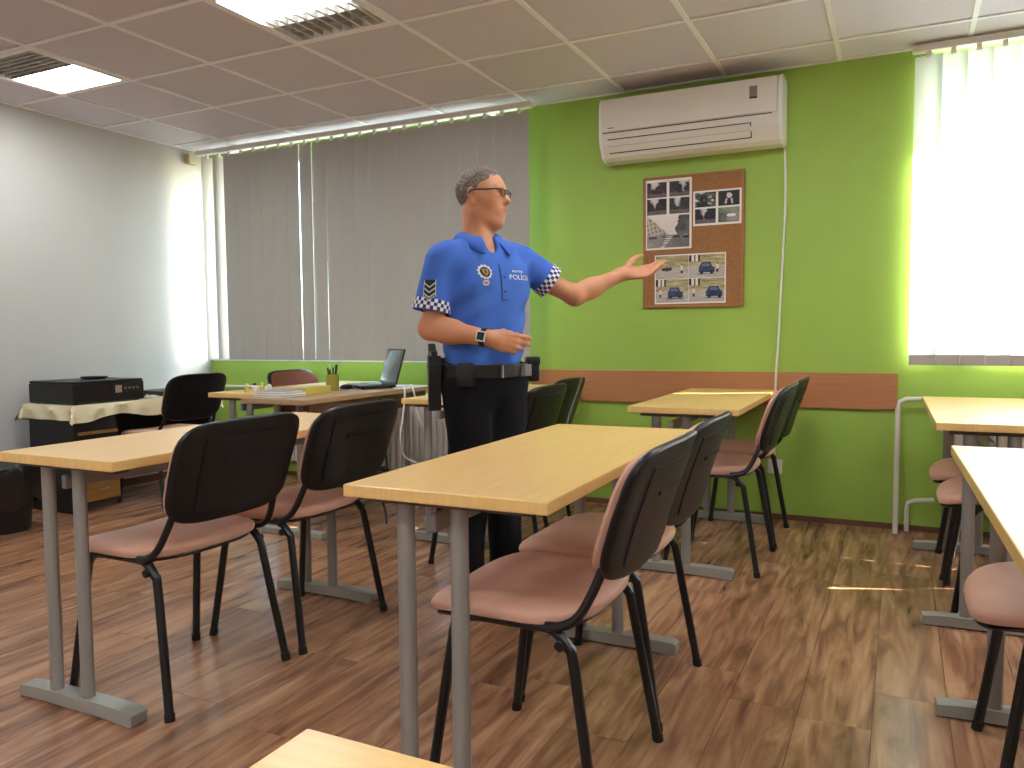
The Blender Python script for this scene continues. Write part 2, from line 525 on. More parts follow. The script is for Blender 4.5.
ac = thing('air_conditioner', 'white split air conditioner unit mounted high on the green wall', 'air conditioner', (-1.10, YB, 2.08))
def ac_prof(d=0.0):
    return [(0, .02), (0, .335 + d), (-.02, .352 + d), (-.165, .352 + d), (-.192, .335 + d), (-.205, .30), (-.207, .14), (-.196, .085), (-.155, .018), (-.12, 0 - d), (-.02, 0 - d)]
ob('body', G().prism(ac_prof(), 'x', -.495, .495), 'white_plastic', ac)
for s in (-1, 1):
    ob('end_cap', G().prism([(p[0] * 1.015, p[1] if p[1] > 0 else -.003) for p in ac_prof(.003)], 'x', .495 * s, .512 * s), 'pvc_frame', ac)
fp = ob('front_panel', G().box(-.488, .488, -.2165, -.2, .155, .34, .004), 'white_plastic', ac)
ob('display', G().box(.345, .385, -.219, -.2155, .235, .30), 'display', fp)
ob('display_light', G().box(.346, .384, -.2205, -.2185, .235, .242), 'dark_line', fp)
ob('badge', G().box(-.455, -.42, -.2185, -.216, .172, .176), 'dark_line', fp)
ob('panel_gap', G().box(-.49, .46, -.2092, -.205, .147, .152), 'dark_line', ac)
lv = ob('air_flap', G().add([(-.46, -.1985, .108), (.345, -.1985, .108), (.345, -.1655, .045), (-.46, -.1655, .045),
                             (-.46, -.204, .105), (.345, -.204, .105), (.345, -.171, .042), (-.46, -.171, .042)],
                            [(0, 1, 2, 3), (4, 7, 6, 5), (0, 4, 5, 1), (2, 6, 7, 3), (0, 3, 7, 4), (1, 5, 6, 2)]), 'white_plastic', ac)
for (za, ya) in ((.112, -.2045), (.040, -.171)):
    ob('flap_gap', G().box(-.46, .35, ya - .001, ya + .008, za - .0025, za + .0015), 'dark_line', ac)
ob('flap_gap', G().add([(.347, -.206, .112), (.352, -.206, .112), (.352, -.1735, .04), (.347, -.1735, .04), (.347, -.19, .112), (.352, -.19, .112), (.352, -.16, .04), (.347, -.16, .04)],
                       [(0, 1, 2, 3), (4, 7, 6, 5), (0, 4, 5, 1), (2, 6, 7, 3), (0, 3, 7, 4), (1, 5, 6, 2)]), 'dark_line', ac)
ob('flap_fin', G().box(-.46, .345, -.19, -.186, .074, .077), 'dark_line', ac)
tag(ob('wall_cable', G().tube([(-.592, YB - .05, 2.068), (-.594, YB - .02, 2.0), (-.590, YB - .012, 1.8), (-.600, YB - .012, 1.5), (-.612, YB - .012, 1.2),
                               (-.620, YB - .016, .98), (-.624, YB - .034, .88), (-.628, YB - .036, .75), (-.632, YB - .036, .60), (-.638, YB - .016, .48), (-.632, YB - .010, .349)], .006, 8, smooth=6), 'cable_white', smooth=True),
    'thin white power cord hanging from the air conditioner down the wall', 'cord')
def socket(x, z, label):
    t = thing('wall_socket', label, 'socket', (x, YB, z))
    ob('plate', G().box(-.04, .04, -.012, 0, -.04, .04, .004), 'white_plastic', t)
    g = G().lathe([(.022, 0), (.022, .004), (.018, .004), (.018, .001)], n=20).xf(Matrix.Translation((0, -.012, 0)) @ Matrix.Rotation(PI / 2, 4, 'X'))
    ob('socket_ring', g, 'paper', t)
    for s in (-1, 1): ob('pin_hole', G().box(s * .008 - .003, s * .008 + .003, -.0155, -.0145, -.003, .003), 'dark_line', t)
socket(-2.80, .42, 'white wall socket on the green wall behind the officer')
socket(-.63, .30, 'white wall socket low on the green wall under the cork board')

# cork board with photo sheets
def rgbf(c): return lin(c)
vcol_mat('print', .45, .4)
def picture(name, w_, h_, nx, ny, fn, parent, loc):
    v = []; f = []; cols = []
    for j in range(ny + 1):
        for i in range(nx + 1): v.append((w_ * i / nx, 0, h_ * j / ny))
    for j in range(ny):
        for i in range(nx):
            a = j * (nx + 1) + i
            f.append((a, a + 1, a + nx + 2, a + nx + 1))
            cols.append(rgbf(fn((i + .5) / nx, (j + .5) / ny)))
    me = bpy.data.meshes.new(name); me.from_pydata(v, [], f)
    ca = me.color_attributes.new('Col', 'FLOAT_COLOR', 'CORNER')
    for p in me.polygons:
        for li in p.loop_indices: ca.data[li].color = cols[p.index]
    me.materials.append(MATS['print'])
    o = bpy.data.objects.new(name, me); COL.objects.link(o); o.parent = parent; o.location = loc
    return o
def vn(u, v, seed, fr):
    """smooth value noise 0..1"""
    x, y = u * fr, v * fr; i, j = math.floor(x), math.floor(y); a, b = x - i, y - j
    a, b = a * a * (3 - 2 * a), b * b * (3 - 2 * b)
    h = lambda p, q: (math.sin(p * 127.1 + q * 311.7 + seed * 74.7) * 43758.5453) % 1.0
    return (h(i, j) * (1 - a) + h(i + 1, j) * a) * (1 - b) + (h(i, j + 1) * (1 - a) + h(i + 1, j + 1) * a) * b
def fbm(u, v, seed, fr): return .55 * vn(u, v, seed, fr) + .3 * vn(u, v, seed + 3, fr * 2.3) + .15 * vn(u, v, seed + 7, fr * 5.1)
def jit(c, a=6):
    d = random.uniform(-a, a); return tuple(max(4, min(250, v + d)) for v in c)
def mixc(a, b, t):
    t = max(0, min(1, t)); return tuple(p + (q - p) * t for p, q in zip(a, b))
def pic_dark(seed, base):
    rr = random.Random(seed); c0 = rr.uniform(.3, .7); wv = rr.uniform(.16, .3)
    def fn(u, v):
        n = fbm(u, v, seed, 6)
        edge = (v - .38) * wv * 1.6 - abs(u - c0) + (n - .5) * .28
        if edge > 0: return jit(mixc((150, 142, 146), (214, 206, 206), edge * 8))
        if v < .26 + (n - .5) * .1: return jit(mixc((74, 66, 68), (132, 112, 116), fbm(u * 2, v * 5, seed + 5, 5)))
        return jit(mixc(tuple(q * .5 for q in base), tuple(q * 1.7 for q in base), n * 1.2 - .1))
    return fn
def pic_street(u, v):
    vx, vy = .56, .40; n = fbm(u, v, 11, 9)
    if v > vy:
        if u < vx - .05 - (v - vy) * .8 + (n - .5) * .05:
            win = (math.sin(u * 70 + v * 10) > .35 and math.sin(v * 46 - u * 14) > -.2)
            return jit(mixc((196, 182, 164), (150, 138, 124), u) if not win else (112, 102, 94))
        if u > vx + .10 + (v - vy) * .22 + (n - .5) * .16: return jit(mixc((52, 54, 50), (120, 118, 110), n))
        return jit(mixc((206, 198, 196), (230, 222, 216), v))
    for (cx0, cz0, w_, c) in ((.14, .335, .10, (74, 78, 84)), (.70, .35, .075, (54, 54, 60)), (.92, .34, .06, (46, 40, 44)), (.40, .37, .035, (90, 84, 84))):
        if abs(u - cx0) < w_ and abs(v - cz0) < .05 and not (v > cz0 + .015 and abs(u - cx0) > w_ * .65): return jit(c if v < cz0 + .02 else (146, 148, 152))
    if abs(u - (.36 + v * .55)) < .045 + v * .05 and math.sin(v * 95) > .1: return jit((222, 216, 208))
    return jit(mixc(mixc((160, 152, 144), (104, 102, 102), u), (86, 84, 84), (n - .4) * .9))
def pic_bw(seed):
    def fn(u, v):
        n, k = fbm(u, v, seed, 4), fbm(u + 3, v, seed + 1, 7)
        return jit(mixc((16, 20, 20), (232, 230, 222), (n - .33) * 2.6) if k > .42 else mixc((40, 52, 44), (116, 122, 112), n))
    return fn
def pic_figure(u, v):
    n = fbm(u, v, 21, 7)
    if (u - .52) ** 2 / .018 + (v - .68) ** 2 / .03 < 1 + (n - .5): return jit(mixc((170, 156, 166), (232, 220, 226), n * 1.3))
    if .10 < v < .5 and (abs(u - .40 - (v - .5) * .15) < .045 or abs(u - .63 + (v - .5) * .06) < .045): return jit((196, 182, 190))
    return jit(mixc((12, 12, 12), (56, 50, 52), n))
def pic_tunnel(u, v):
    n = fbm(u, v, 31, 5)
    if v > .62: return jit(mixc((84, 96, 80), (160, 168, 150), n))
    if (u - .62) ** 2 / .05 + (v - .46) ** 2 / .012 < 1: return jit((228, 226, 222))
    if (u - .66) ** 2 / .08 + (v - .24) ** 2 / .03 < 1: return jit((146, 142, 150))
    return jit(mixc((70, 66, 66), (150, 146, 148), u * .6 + n * .5))
def pic_car(seed, cx0, has):
    def fn(u, v):
        n = fbm(u * 1.0, v * 3.0, seed, 6)
        c = mixc((158, 150, 142), (204, 196, 188), fbm(u, v * 3, seed + 2, 5))
        if v > .50 + (n - .5) * .06: c = mixc((120, 108, 70), (206, 194, 152), fbm(u * .8, v * 6, seed + 1, 5) * 1.5 - .25)
        if has and v > .70 and u < .32: c = (50, 36, 32) if not (abs(u - .11) < .036 or abs(u - .23) < .036) else (222, 216, 208)
        if has:
            d = u - cx0
            if (abs(d) < .23 and .22 < v < .46) or (v >= .46 and v < .66 and abs(d + .02) < .19 - (v - .46) * .35):
                c = mixc((24, 34, 62), (66, 84, 124), n)
                if .49 < v < .60 and abs(d + .02) < .13 - (v - .46) * .3: c = (92, 108, 128)
            for wx in (-.14, .14):
                if (d - wx) ** 2 / .0022 + (v - .22) ** 2 / .004 < 1: c = (22, 20, 22)
            if abs(d) < .26 and .13 < v < .18: c = (96, 90, 88)
        elif (u - .34) ** 2 / .03 + (v - .42) ** 2 / .007 < 1: c = (56, 46, 42)
        px = .14 if cx0 > .55 else .80
        if abs(u - px) < .035 and .22 < v < .56: c = (214, 210, 198) if v > .36 else (60, 60, 62)
        if (u - px) ** 2 / .0009 + (v - .60) ** 2 / .0016 < 1: c = (120, 92, 80)
        return jit(c)
    return fn
cb = thing('cork_board', 'brown cork notice board with wooden frame on the green wall', 'notice board', (-1.402, YB, 1.214))
CW, CH = .591, .774
ob('cork_panel', G().box(.012, CW - .012, -.014, 0, .012, CH - .012), 'cork', cb)
for a in ((0, CW, 0, .014), (0, CW, CH - .014, CH), (0, .014, .014, CH - .014), (CW - .014, CW, .014, CH - .014)):
    ob('frame_strip', G().box(a[0], a[1], -.022, 0, a[2], a[3], .002), 'board_frame', cb)
def sheet(label, x0, z0, w_, h_, pics):
    t = thing('photo_sheet', label, 'photo', (-1.402 + x0, YB - .0145, 1.214 + z0))
    ob('paper', G().box(0, w_, -.0012, 0, 0, h_), 'paper', t)
    for (u0, v0, u1, v1, fn, n) in pics:
        picture('picture', (u1 - u0) * w_, (v1 - v0) * h_, n, max(6, int(n * (v1 - v0) * h_ / ((u1 - u0) * w_))), fn, t, (u0 * w_, -.0016, v0 * h_))
    ob('pin', G().lathe([(.004, 0), (.005, .003), (.003, .007)], n=10).xf(Matrix.Translation((w_ / 2, -.001, h_ - .01)) @ Matrix.Rotation(PI / 2, 4, 'X')), 'silver', t)
sheet('tall sheet of grey street photos pinned at the top of the cork board', .016, .345, .275, .412,
      [(.03, .745, .46, .96, pic_dark(1, (58, 40, 42)), 34), (.52, .745, .955, .96, pic_dark(2, (44, 46, 54)), 34),
       (.03, .50, .46, .725, pic_dark(3, (38, 32, 32)), 34), (.52, .50, .955, .725, pic_dark(4, (48, 46, 48)), 34),
       (.03, .025, .955, .48, pic_street, 72)])
sheet('small sheet of four dark photos pinned on the right half of the cork board', .300, .47, .275, .20,
      [(.04, .53, .475, .95, pic_bw(5), 36), (.525, .53, .96, .95, pic_figure, 36), (.04, .06, .475, .48, pic_dark(7, (24, 22, 36)), 36), (.525, .06, .96, .48, pic_tunnel, 36)])
sheet('wide sheet of four colour photos with blue cars pinned low on the cork board', .072, .022, .418, .29,
      [(.015, .51, .485, .975, pic_car(1, .3, False), 54), (.49, .51, .985, .975, pic_car(2, .5, True), 54),
       (.015, .03, .485, .5, pic_car(3, .6, True), 54), (.49, .03, .985, .5, pic_car(4, .72, True), 54)])

# ------------------------------------------------------------------ radiators and pipes
def radiator(label, x0, x1, z0, z1):
    t = thing('radiator', label, 'radiator', ((x0 + x1) / 2, YB - .075, z0))
    w_ = x1 - x0; n = int(w_ / .048)
    fm = G().box(-.019, .019, -.042, .042, 0, z1 - z0, .008).mesh('radiator_fin', True); fm.materials.append(MATS['radiator_white'])
    for k in range(n):
        o = bpy.data.objects.new('radiator_fin', fm); COL.objects.link(o); o.parent = t; o.location = (-w_ / 2 + .048 * (k + .5), 0, 0)
    for z in (.06, z1 - z0 - .06):
        ob('header_tube', G().tube([(-w_ / 2 - .01, 0, z), (w_ / 2 + .01, 0, z)], .016, 10), 'radiator_white', t, True)
    for s in (-1, 1): ob('wall_bracket', G().box(s * w_ * .35 - .01, s * w_ * .35 + .01, .03, .073, .3, .34), 'radiator_white', t)
    return t
radiator('white ribbed radiator under the grey blind behind the teacher desk', -4.25, -2.70, .13, .66)
radiator('white ribbed radiator under the bright white blind', .20, 2.9, .13, .62)
tag(ob('heating_pipe', G().tube([(-.008, 4.575, 0), (-.008, 4.59, .3), (-.006, 4.61, .66), (.0, 4.61, .69), (.03, 4.61, .708), (.12, 4.61, .71), (3.0, 4.61, .71)], .013, 10), 'pipe_white', smooth=True),
    'tall white heating pipe rising from the floor and bending along the wall', 'pipe')
tag(ob('heating_pipe', G().tube([(.045, 4.655, 0), (.045, 4.645, .12), (.05, 4.64, .155), (.085, 4.64, .172), (.172, 4.61, .186)], .012, 10), 'pipe_white', smooth=True),
    'short white heating pipe bending low beside the radiator', 'pipe')
tag(ob('heating_pipe', G().tube([(-4.93, 4.64, .675), (-4.33, 4.64, .675), (-4.285, 4.62, .63), (-4.275, 4.61, .61)], .010, 8), 'pipe_white', smooth=True),
    'thin white heating pipe running along the green wall into the corner', 'pipe')

# ------------------------------------------------------------------ student tables
TW, TL, TH = .482, 1.248, .742
def make_table():
    t = thing('school_table', '', 'table')
    ob('tabletop', G().box(0, TW, 0, TL, TH - .027, TH, .0025), 'beech', t)
    for v in (.075, TL - .075):
        ob('top_support', G().box(.045, TW - .06, v - .022, v + .022, TH - .045, TH - .027), 'dark_rail', t)
        for u in (.112, .246):
            # oval tube leg
            pr = [(u + .021 * math.cos(a * PI / 6), v + .017 * math.sin(a * PI / 6)) for a in range(12)]
            ob('leg', G().prism(pr, 'z', .035, TH - .045), 'grey_metal', t, True)
        # foot bar with sloping rounded ends
        prf = [(0, .008), (.004, .003), (.10, .006), (TW - .11, .006), (TW - .012, .0), (TW, .004), (TW + .002, .034), (TW - .01, .041), (TW - .12, .044), (.06, .040), (.004, .034)]
        prf = [(p - .03, q) for p, q in prf]
        ob('foot_bar', G().prism(prf, 'y', v - .026, v + .026), 'foot_metal', t, True)
    ob('beam', G().box(.168, .188, .075, TL - .075, .635, .675, .004), 'beam_metal', t)
    return t
tb0 = make_table()
tables = [
    ((-2.313, 1.368), .40, 'beech table with a bare top standing near the black trash bin'),
    ((-1.083, 1.368), .81, 'bare beech table in front of the police officer'),
    ((-1.081, 3.355), .63, 'beech table set against the green wall under the cork board'),
    ((.116, 3.128), .78, 'pale table right under the bright white blind and radiator'),
    ((.161, 1.275), 1.31, 'glaring white-lit table one row out from the window radiator'),
    ((-2.285, 3.37), .5, 'beech table half hidden behind the police officer'),
    ((-3.605, 3.34), .5, 'table pushed behind the teacher desk beside the brown chair'),
    None,
]
tables[7] = ((.815, .012), 90.0, 'beech table set crosswise to all the other tables')
tabs = []
for k, ((x, y), a, lab) in enumerate(tables):
    if k == 0:
        o = tb0; o.location = (x, y, 0); o.rotation_euler.z = math.radians(a); o['label'] = lab
    else:
        o = dup(tb0, (x, y, 0), math.radians(a), lab)
    o['group'] = 'school tables'
    tabs.append(o)

# ------------------------------------------------------------------ stacking chairs (they face -X in their own frame)
def pad(w_, d_, th, crown, front_drop, n=14):
    """soft pad: superellipse outline in x(depth) y(width), rounded edge, domed; returns G"""
    g = G(); rings = 6; N = 40; v = []; f = []
    def outl(s):
        pts = []
        for k in range(N):
            a = 2 * PI * k / N; c, q = math.cos(a), math.sin(a); e = 2 / 3.6
            pts.append((math.copysign(abs(c) ** e, c) * d_ / 2 * s, math.copysign(abs(q) ** e, q) * w_ / 2 * s))
        return pts
    def drop(x, y):
        t = max(0, (-x - d_ * .18) / (d_ * .32)); r = max(0, (x - d_ * .2) / (d_ * .3))
        return -front_drop * t * t + .012 * r * r - crown * (1 - (2 * y / w_) ** 2) * .8
    lev = [(.30, 0), (.60, 0), (.80, -.001), (.90, -.004), (.96, -.010), (.992, -th * .42), (1.0, -th * .62), (.985, -th * .88), (.94, -th), (.5, -th)]
    for (s, dz) in lev:
        for (x, y) in outl(s): v.append((x, y, dz + drop(x * .98, y)))
    for i in range(len(lev) - 1):
        for k in range(N): f.append((i * N + k, i * N + (k + 1) % N, (i + 1) * N + (k + 1) % N, (i + 1) * N + k))
    f.append(tuple(range(N))[::-1]); f.append(tuple((len(lev) - 1) * N + k for k in range(N)))
    return g.add(v, f)

def back_shape(w_, h_, x_front, x_back, inset=0.0, lean=.095, curve=.028):
    """curved leaning backrest slab with rounded corners; u -1..1 across, t 0..1 up"""
    N = 44
    def pt(u, t, off):
        z = h_ * t
        return (lean * (max(z, 0) / h_) ** 1.25 + curve * (1 - u * u) - curve + off, u * w_ / 2 * (1 - .05 * (1 - t)), z)
    def outl(s):
        pts = []
        for k in range(N):
            a = 2 * PI * k / N; c, q = math.cos(a), math.sin(a); e = 2 / 4.6
            pts.append((math.copysign(abs(c) ** e, c) * s, .5 + .5 * math.copysign(abs(q) ** e, q) * s))
        return pts
    th = x_back - x_front
    lev = [(.25, x_front), (.55, x_front), (.82, x_front), (.95, x_front + th * .06), (.99, x_front + th * .25), (1.0, x_front + th * .5), (.985, x_front + th * .85), (.955, x_back), (.82, x_back), (.55, x_back), (.25, x_back)]
    v = []; f = []
    for (s, off) in lev:
        for (u, t) in outl(s): v.append(pt(u, t, off))
    for i in range(len(lev) - 1):
        for k in range(N): f.append((i * N + k, i * N + (k + 1) % N, (i + 1) * N + (k + 1) % N, (i + 1) * N + k))
    f.append(tuple(range(N))[::-1]); f.append(tuple((len(lev) - 1) * N + k for k in range(N)))
    return G().add(v, f), pt

def make_chair(uph='dusty_pink'):
    t = thing('stacking_chair', '', 'chair')
    st = ob('seat', pad(.455, .425, .042, .012, .028).xf(Matrix.Translation((-.045, 0, .478))), uph, t, True)
    ob('seat_pan', pad(.43, .40, .016, .012, .028).xf(Matrix.Translation((-.045, 0, .440))), 'black_shell', t, True)
    BX, BZ = .190, .540
    g, _ = back_shape(.462, .285, -.024, .002); ob('backrest_pad', g.xf(Matrix.Translation((BX + .03, 0, BZ))), uph, t, True)
    g, pt = back_shape(.490, .300, -.002, .022); sh = ob('back_shell', g.xf(Matrix.Translation((BX + .03, 0, BZ - .005))), 'black_shell', t, True)
    # moulded relief on the shell: a raised panel and a grip ridge
    def strip(us, ts, off0, off1):
        gg = G(); P = []
        for tt in ts:
            P.append([pt(u, tt, off0) for u in us])
        v = []; f = []
        for row in P: v += row
        v2 = [(a + off1 - off0, b, c) for a, b, c in v]
        nu = len(us); nn = len(v)
        for j in range(len(ts) - 1):
            for i in range(nu - 1):
                a = j * nu + i; f.append((a, a + 1, a + nu + 1, a + nu)); f.append((a + nn, a + nn + nu, a + nn + nu + 1, a + nn + 1))
        per = list(range(nu)) + [nu * (j + 1) + nu - 1 for j in range(len(ts) - 1)] + [nu * (len(ts) - 1) + i for i in range(nu - 2, -1, -1)] + [nu * j for j in range(len(ts) - 2, 0, -1)]
        for a, b in zip(per, per[1:] + per[:1]): f.append((a, b, b + nn, a + nn))
        return gg.add(v + v2, f).xf(Matrix.Translation((BX + .03, 0, BZ - .005)))
    us = [-.66 + 1.32 * i / 8 for i in range(9)]
    ob('shell_panel', strip(us, [.12, .3, .5, .7, .84], .020, .0255), 'black_shell', sh, True)
    ob('shell_ridge', strip([-.36 + .72 * i / 6 for i in range(7)], [.60, .63], .024, .031), 'black_shell', sh, True)
    for s in (-1, 1):
        ys, yf = .205 * s, .232 * s
        fl = ob('leg', G().tube([(-.205, yf, .004), (-.155, ys, .36), (-.145, ys, .40), (-.115, ys, .428), (-.07, ys, .434), (.0, ys, .434)], .0125, 10, smooth=4), 'black_metal', t, True)
        ob('foot_cap', G().tube([(-.2055, yf, .0), (-.202, yf - .002 * s, .022)], .0145, 10), 'rubber', fl, True)
        rl = ob('leg', G().tube([(.205, yf, .004), (.145, ys, .35), (.132, ys, .395), (.10, ys, .428), (.06, ys, .434), (.0, ys, .434)], .0125, 10, smooth=4), 'black_metal', t, True)
        ob('foot_cap', G().tube([(.2055, yf, .0), (.202, yf - .002 * s, .022)], .0145, 10), 'rubber', rl, True)
        ob('back_support', G().tube([(.085, ys * 1.06, .440), (.125, ys * 1.07, .447), (.160, ys * 1.05, .472), (.190, ys * 1.0, .53), (.216, ys * .94, .60), (.236, ys * .90, .66)], .0105, 10, smooth=4), 'black_metal', t, True)
        ob('stack_buffer', G().tube([(.118, ys, .405), (.118, ys + .02 * s, .402)], .012, 8), 'rubber', t, True)
    for xx in (-.10, .085): ob('crossbar', G().tube([(xx, -.205, .428), (xx, .205, .428)], .0095, 8), 'black_metal', t, True)
    return t
ch0 = make_chair()
chairs = [
    (-2.005, 1.727, 0, 'black-backed chair pushed under the table near the trash bin, farther from the radiator'),
    (-1.985, 2.250, 0, 'black-backed chair pushed under the table near the trash bin, closer to the teacher desk'),
    (-.755, 1.737, 0, 'black-backed chair at the table in front of the officer, farther from the green wall'),
    (-.770, 2.250, 0, 'black-backed chair at the table in front of the officer, closer to the green wall'),
    (-.745, 3.730, 0, 'black-backed chair at the table under the cork board, away from the wall'),
    (-.745, 4.245, 0, 'black-backed chair at the table under the cork board, next to the wall'),
    (.408, 2.155, 0, 'pinkish chair seat tucked under the glaring table one row out from the radiator'),
    (.395, 3.492, 0, 'pinkish chair seat under the radiator table, on the side away from the radiator'),
    (.385, 4.020, 0, 'pinkish chair seat under the radiator table, closest to the radiator'),
    (-1.745, 3.33, 0, 'black-backed chair behind the officer, farther from the wooden bumper board'),
    (-1.865, 3.89, 0, 'black-backed chair behind the officer, closer to the wooden bumper board'),
    (-4.32, 3.665, 0, 'black-backed chair pulled up to the cloth-covered printer desk'),
]
for k, (x, y, a, lab) in enumerate(chairs):
    if k == 0:
        ch0.location = (x, y, 0); ch0.rotation_euler.z = math.radians(a); ch0['label'] = lab; ch0['group'] = 'stacking chairs'
    else:
        dup(ch0, (x, y, 0), math.radians(a), lab, 'stacking chairs')
bc = make_chair('brown_uph')
bc.location = (-3.48, 4.225, 0); bc.rotation_euler.z = math.radians(180)
bc['label'] = 'brown upholstered chair behind the teacher desk facing the room'; bc['group'] = 'stacking chairs'

# ------------------------------------------------------------------ teacher desk and things on it
td = thing('teacher_desk', 'teacher desk with brown front panel carrying books and a laptop', 'desk', (-3.11, 3.10, 0))
DW, DL = .42, 1.25
ob('tabletop', G().box(0, DW, 0, DL, .715, .742, .003), 'desk_brown', td)
ob('front_panel', G().box(DW - .05, DW - .03, .08, DL - .06, .625, .715), 'panel_brown', td)
for v in (.14, DL - .10):
    for u in (.12, .27):
        ob('leg', G().prism([(u + .02 * math.cos(a * PI / 6), v + .016 * math.sin(a * PI / 6)) for a in range(12)], 'z', .03, .715), 'grey_metal', td, True)
    ob('foot_bar', G().box(.0, DW, v - .025, v + .025, 0, .036, .006), 'foot_metal', td)
ob('cable_tray', G().box(.16, .24, .12, DL - .12, .60, .65), 'beam_metal', td)
ZD = .7425
# laptop: opened towards the window corner, screen seen at a slant
lp = thing('laptop', 'open black laptop standing on the teacher desk', 'laptop', (-2.955, 4.03, ZD), math.radians(-37))
lpb = ob('base', G().box(-.16, .16, -.11, .11, .006, .022, .004), 'black_plastic', lp)
for r_ in range(5):
    for c_ in range(12): ob('key', G().box(-.14 + c_ * .0236, -.12 + c_ * .0236, -.03 + r_ * .024, -.01 + r_ * .024, .022, .0245), 'black_metal', lpb)
ob('touchpad', G().box(-.04, .04, -.098, -.045, .022, .023), 'dark_rail', lpb)
for s in (-1, 1):
    for q in (-1, 1): ob('rubber_foot', G().box(s * .13 - .01, s * .13 + .01, q * .09 - .006, q * .09 + .006, 0, .006), 'rubber', lpb)
M_ = Matrix.Translation((0, .105, .022)) @ Matrix.Rotation(math.radians(-16), 4, 'X')
lid = ob('lid', G().box(-.16, .16, 0, .012, 0, .225, .004).xf(M_), 'black_plastic', lp)
ob('screen', G().box(-.148, .148, -.001, .001, .016, .212).xf(M_), 'screen', lid)
# pens in a cup
cp = thing('pen_cup', 'olive mesh cup full of dark pens on the teacher desk', 'cup', (-3.02, 3.74, ZD))
ob('cup', G().lathe([(.036, 0), (.038, .004), (.038, .095), (.035, .095), (.034, .006)], n=20), 'olive_mesh', cp, True)
for k in range(9):
    a = k * .7; r = .018; l_ = random.uniform(.12, .155)
    ob('pen', G().tube([(r * math.cos(a) * .6, r * math.sin(a) * .6, .008), (r * math.cos(a) * 1.6, r * math.sin(a) * 1.6, l_)], .0045, 6), random.choice(['black_plastic', 'black_plastic', 'silver', 'book_grey']), cp)
tag(ob('note_box', G().box(-3.02, -2.90, 3.36, 3.58, ZD, ZD + .042, .003), 'yellow_box'), 'flat yellow box lying beside the pen cup', 'box')
for k, (w_, d_, h_, mt, ang, lab) in enumerate([(.30, .215, .012, 'book_grey', .06, 'grey folder at the bottom of the pile on the teacher desk'),
                                                (.29, .21, .010, 'paper', -.03, 'white paper stack in the middle of the pile on the teacher desk'),
                                                (.27, .19, .014, 'book_grey', .10, 'grey book on top of the pile on the teacher desk')]):
    z = ZD + sum((.0125, .0105, .0145)[:k])
    t = thing('book', lab, 'book', (-2.965, 3.235, z), ang, 'pile on the teacher desk')
    ob('cover', G().box(-d_ / 2, d_ / 2, -w_ / 2 * .6, w_ / 2 * .6, 0, .002), mt, t)
    ob('cover', G().box(-d_ / 2, d_ / 2, -w_ / 2 * .6, w_ / 2 * .6, h_ - .002, h_), mt, t)
    ob('pages', G().box(-d_ / 2 + .004, d_ / 2 - .004, -w_ / 2 * .6 + .002, w_ / 2 * .6 - .004, .002, h_ - .002), 'paper', t)
tag(ob('mouse', G().lathe([(.02, 0), (.03, .004), (.031, .014), (.024, .026), (.008, .032)], n=18).xf(Matrix.Translation((-3.02, 3.87, ZD)) @ Matrix.Diagonal((1, 1.7, .9, 1))), 'black_plastic', smooth=True),
    'black computer mouse in front of the laptop', 'mouse')
# small bottles on the table behind
for k in range(4):
    t = thing('bottle', ('tiny white bottle with black cap on the table behind the teacher desk' if k % 2 else 'tiny yellow bottle with white cap on the table behind the teacher desk'), 'bottle', (-3.38, 3.42 + .06 * k, ZD), 0, 'tiny bottles behind the desk')
    ob('bottle_body', G().lathe([(.014, 0), (.015, .003), (.015, .028), (.008, .036), (.007, .04)], n=14), 'white_plastic' if k % 2 else 'yellow_box', t, True)
    ob('cap', G().lathe([(.009, .04), (.009, .05), (.006, .051)], n=12), 'black_plastic' if k % 2 else 'white_plastic', t, True)
# cables
def cable(pts, r, mt, lab):
    tag(ob('cable', G().tube(pts, r, 6, smooth=6), mt, smooth=True), lab, 'cable')
cable([(-2.745, 4.0, ZD + .008), (-2.705, 3.99, ZD + .012), (-2.672, 3.98, ZD - .002), (-2.668, 3.96, .62), (-2.655, 3.90, .46), (-2.66, 3.95, .34), (-2.60, 4.01, .28), (-2.62, 3.95, .22), (-2.64, 3.90, .18), (-2.66, 3.92, .06)], .006, 'cable_white',
      'white cable dropping from the laptop over the desk edge')
cable([(-2.745, 4.06, ZD + .008), (-2.705, 4.06, ZD + .012), (-2.672, 4.07, ZD - .002), (-2.64, 4.09, .55), (-2.56, 4.09, .40), (-2.50, 3.98, .22), (-2.46, 3.88, .05), (-2.42, 3.80, .006), (-2.36, 3.75, .006)], .006, 'cable_white',
      'thin white cable slanting from the desk end down to the floor')
loop = []
for k in range(26):
    a = k * .62
    loop.append((-2.655 + .008 * k / 26 + .01 * math.sin(k), 3.70 + .075 * math.cos(a) + .01 * math.sin(2.1 * k), .22 + .085 * math.sin(a) + .012 * math.cos(1.7 * k)))
cable([(-2.676, 3.74, .70), (-2.672, 3.74, .55), (-2.666, 3.76, .40)] + loop + [(-2.62, 3.68, .08), (-2.58, 3.64, .008)], .007, 'cable_black', 'coiled black cable hanging in loops beside the teacher desk leg')
t = thing('power_strip', 'white power strip fixed to the end of the teacher desk', 'power strip', (-2.66, 4.355, .70))
ob('strip_body', G().box(-.03, .24, 0, .045, 0, .04, .006), 'white_plastic', t)
for k in range(4): ob('outlet', G().lathe([(.014, 0), (.014, .003), (.010, .003), (.010, .001)], n=14).xf(Matrix.Translation((.0 + k * .06, .0, .02)) @ Matrix.Rotation(PI / 2, 4, 'X')), 'dark_line', t)

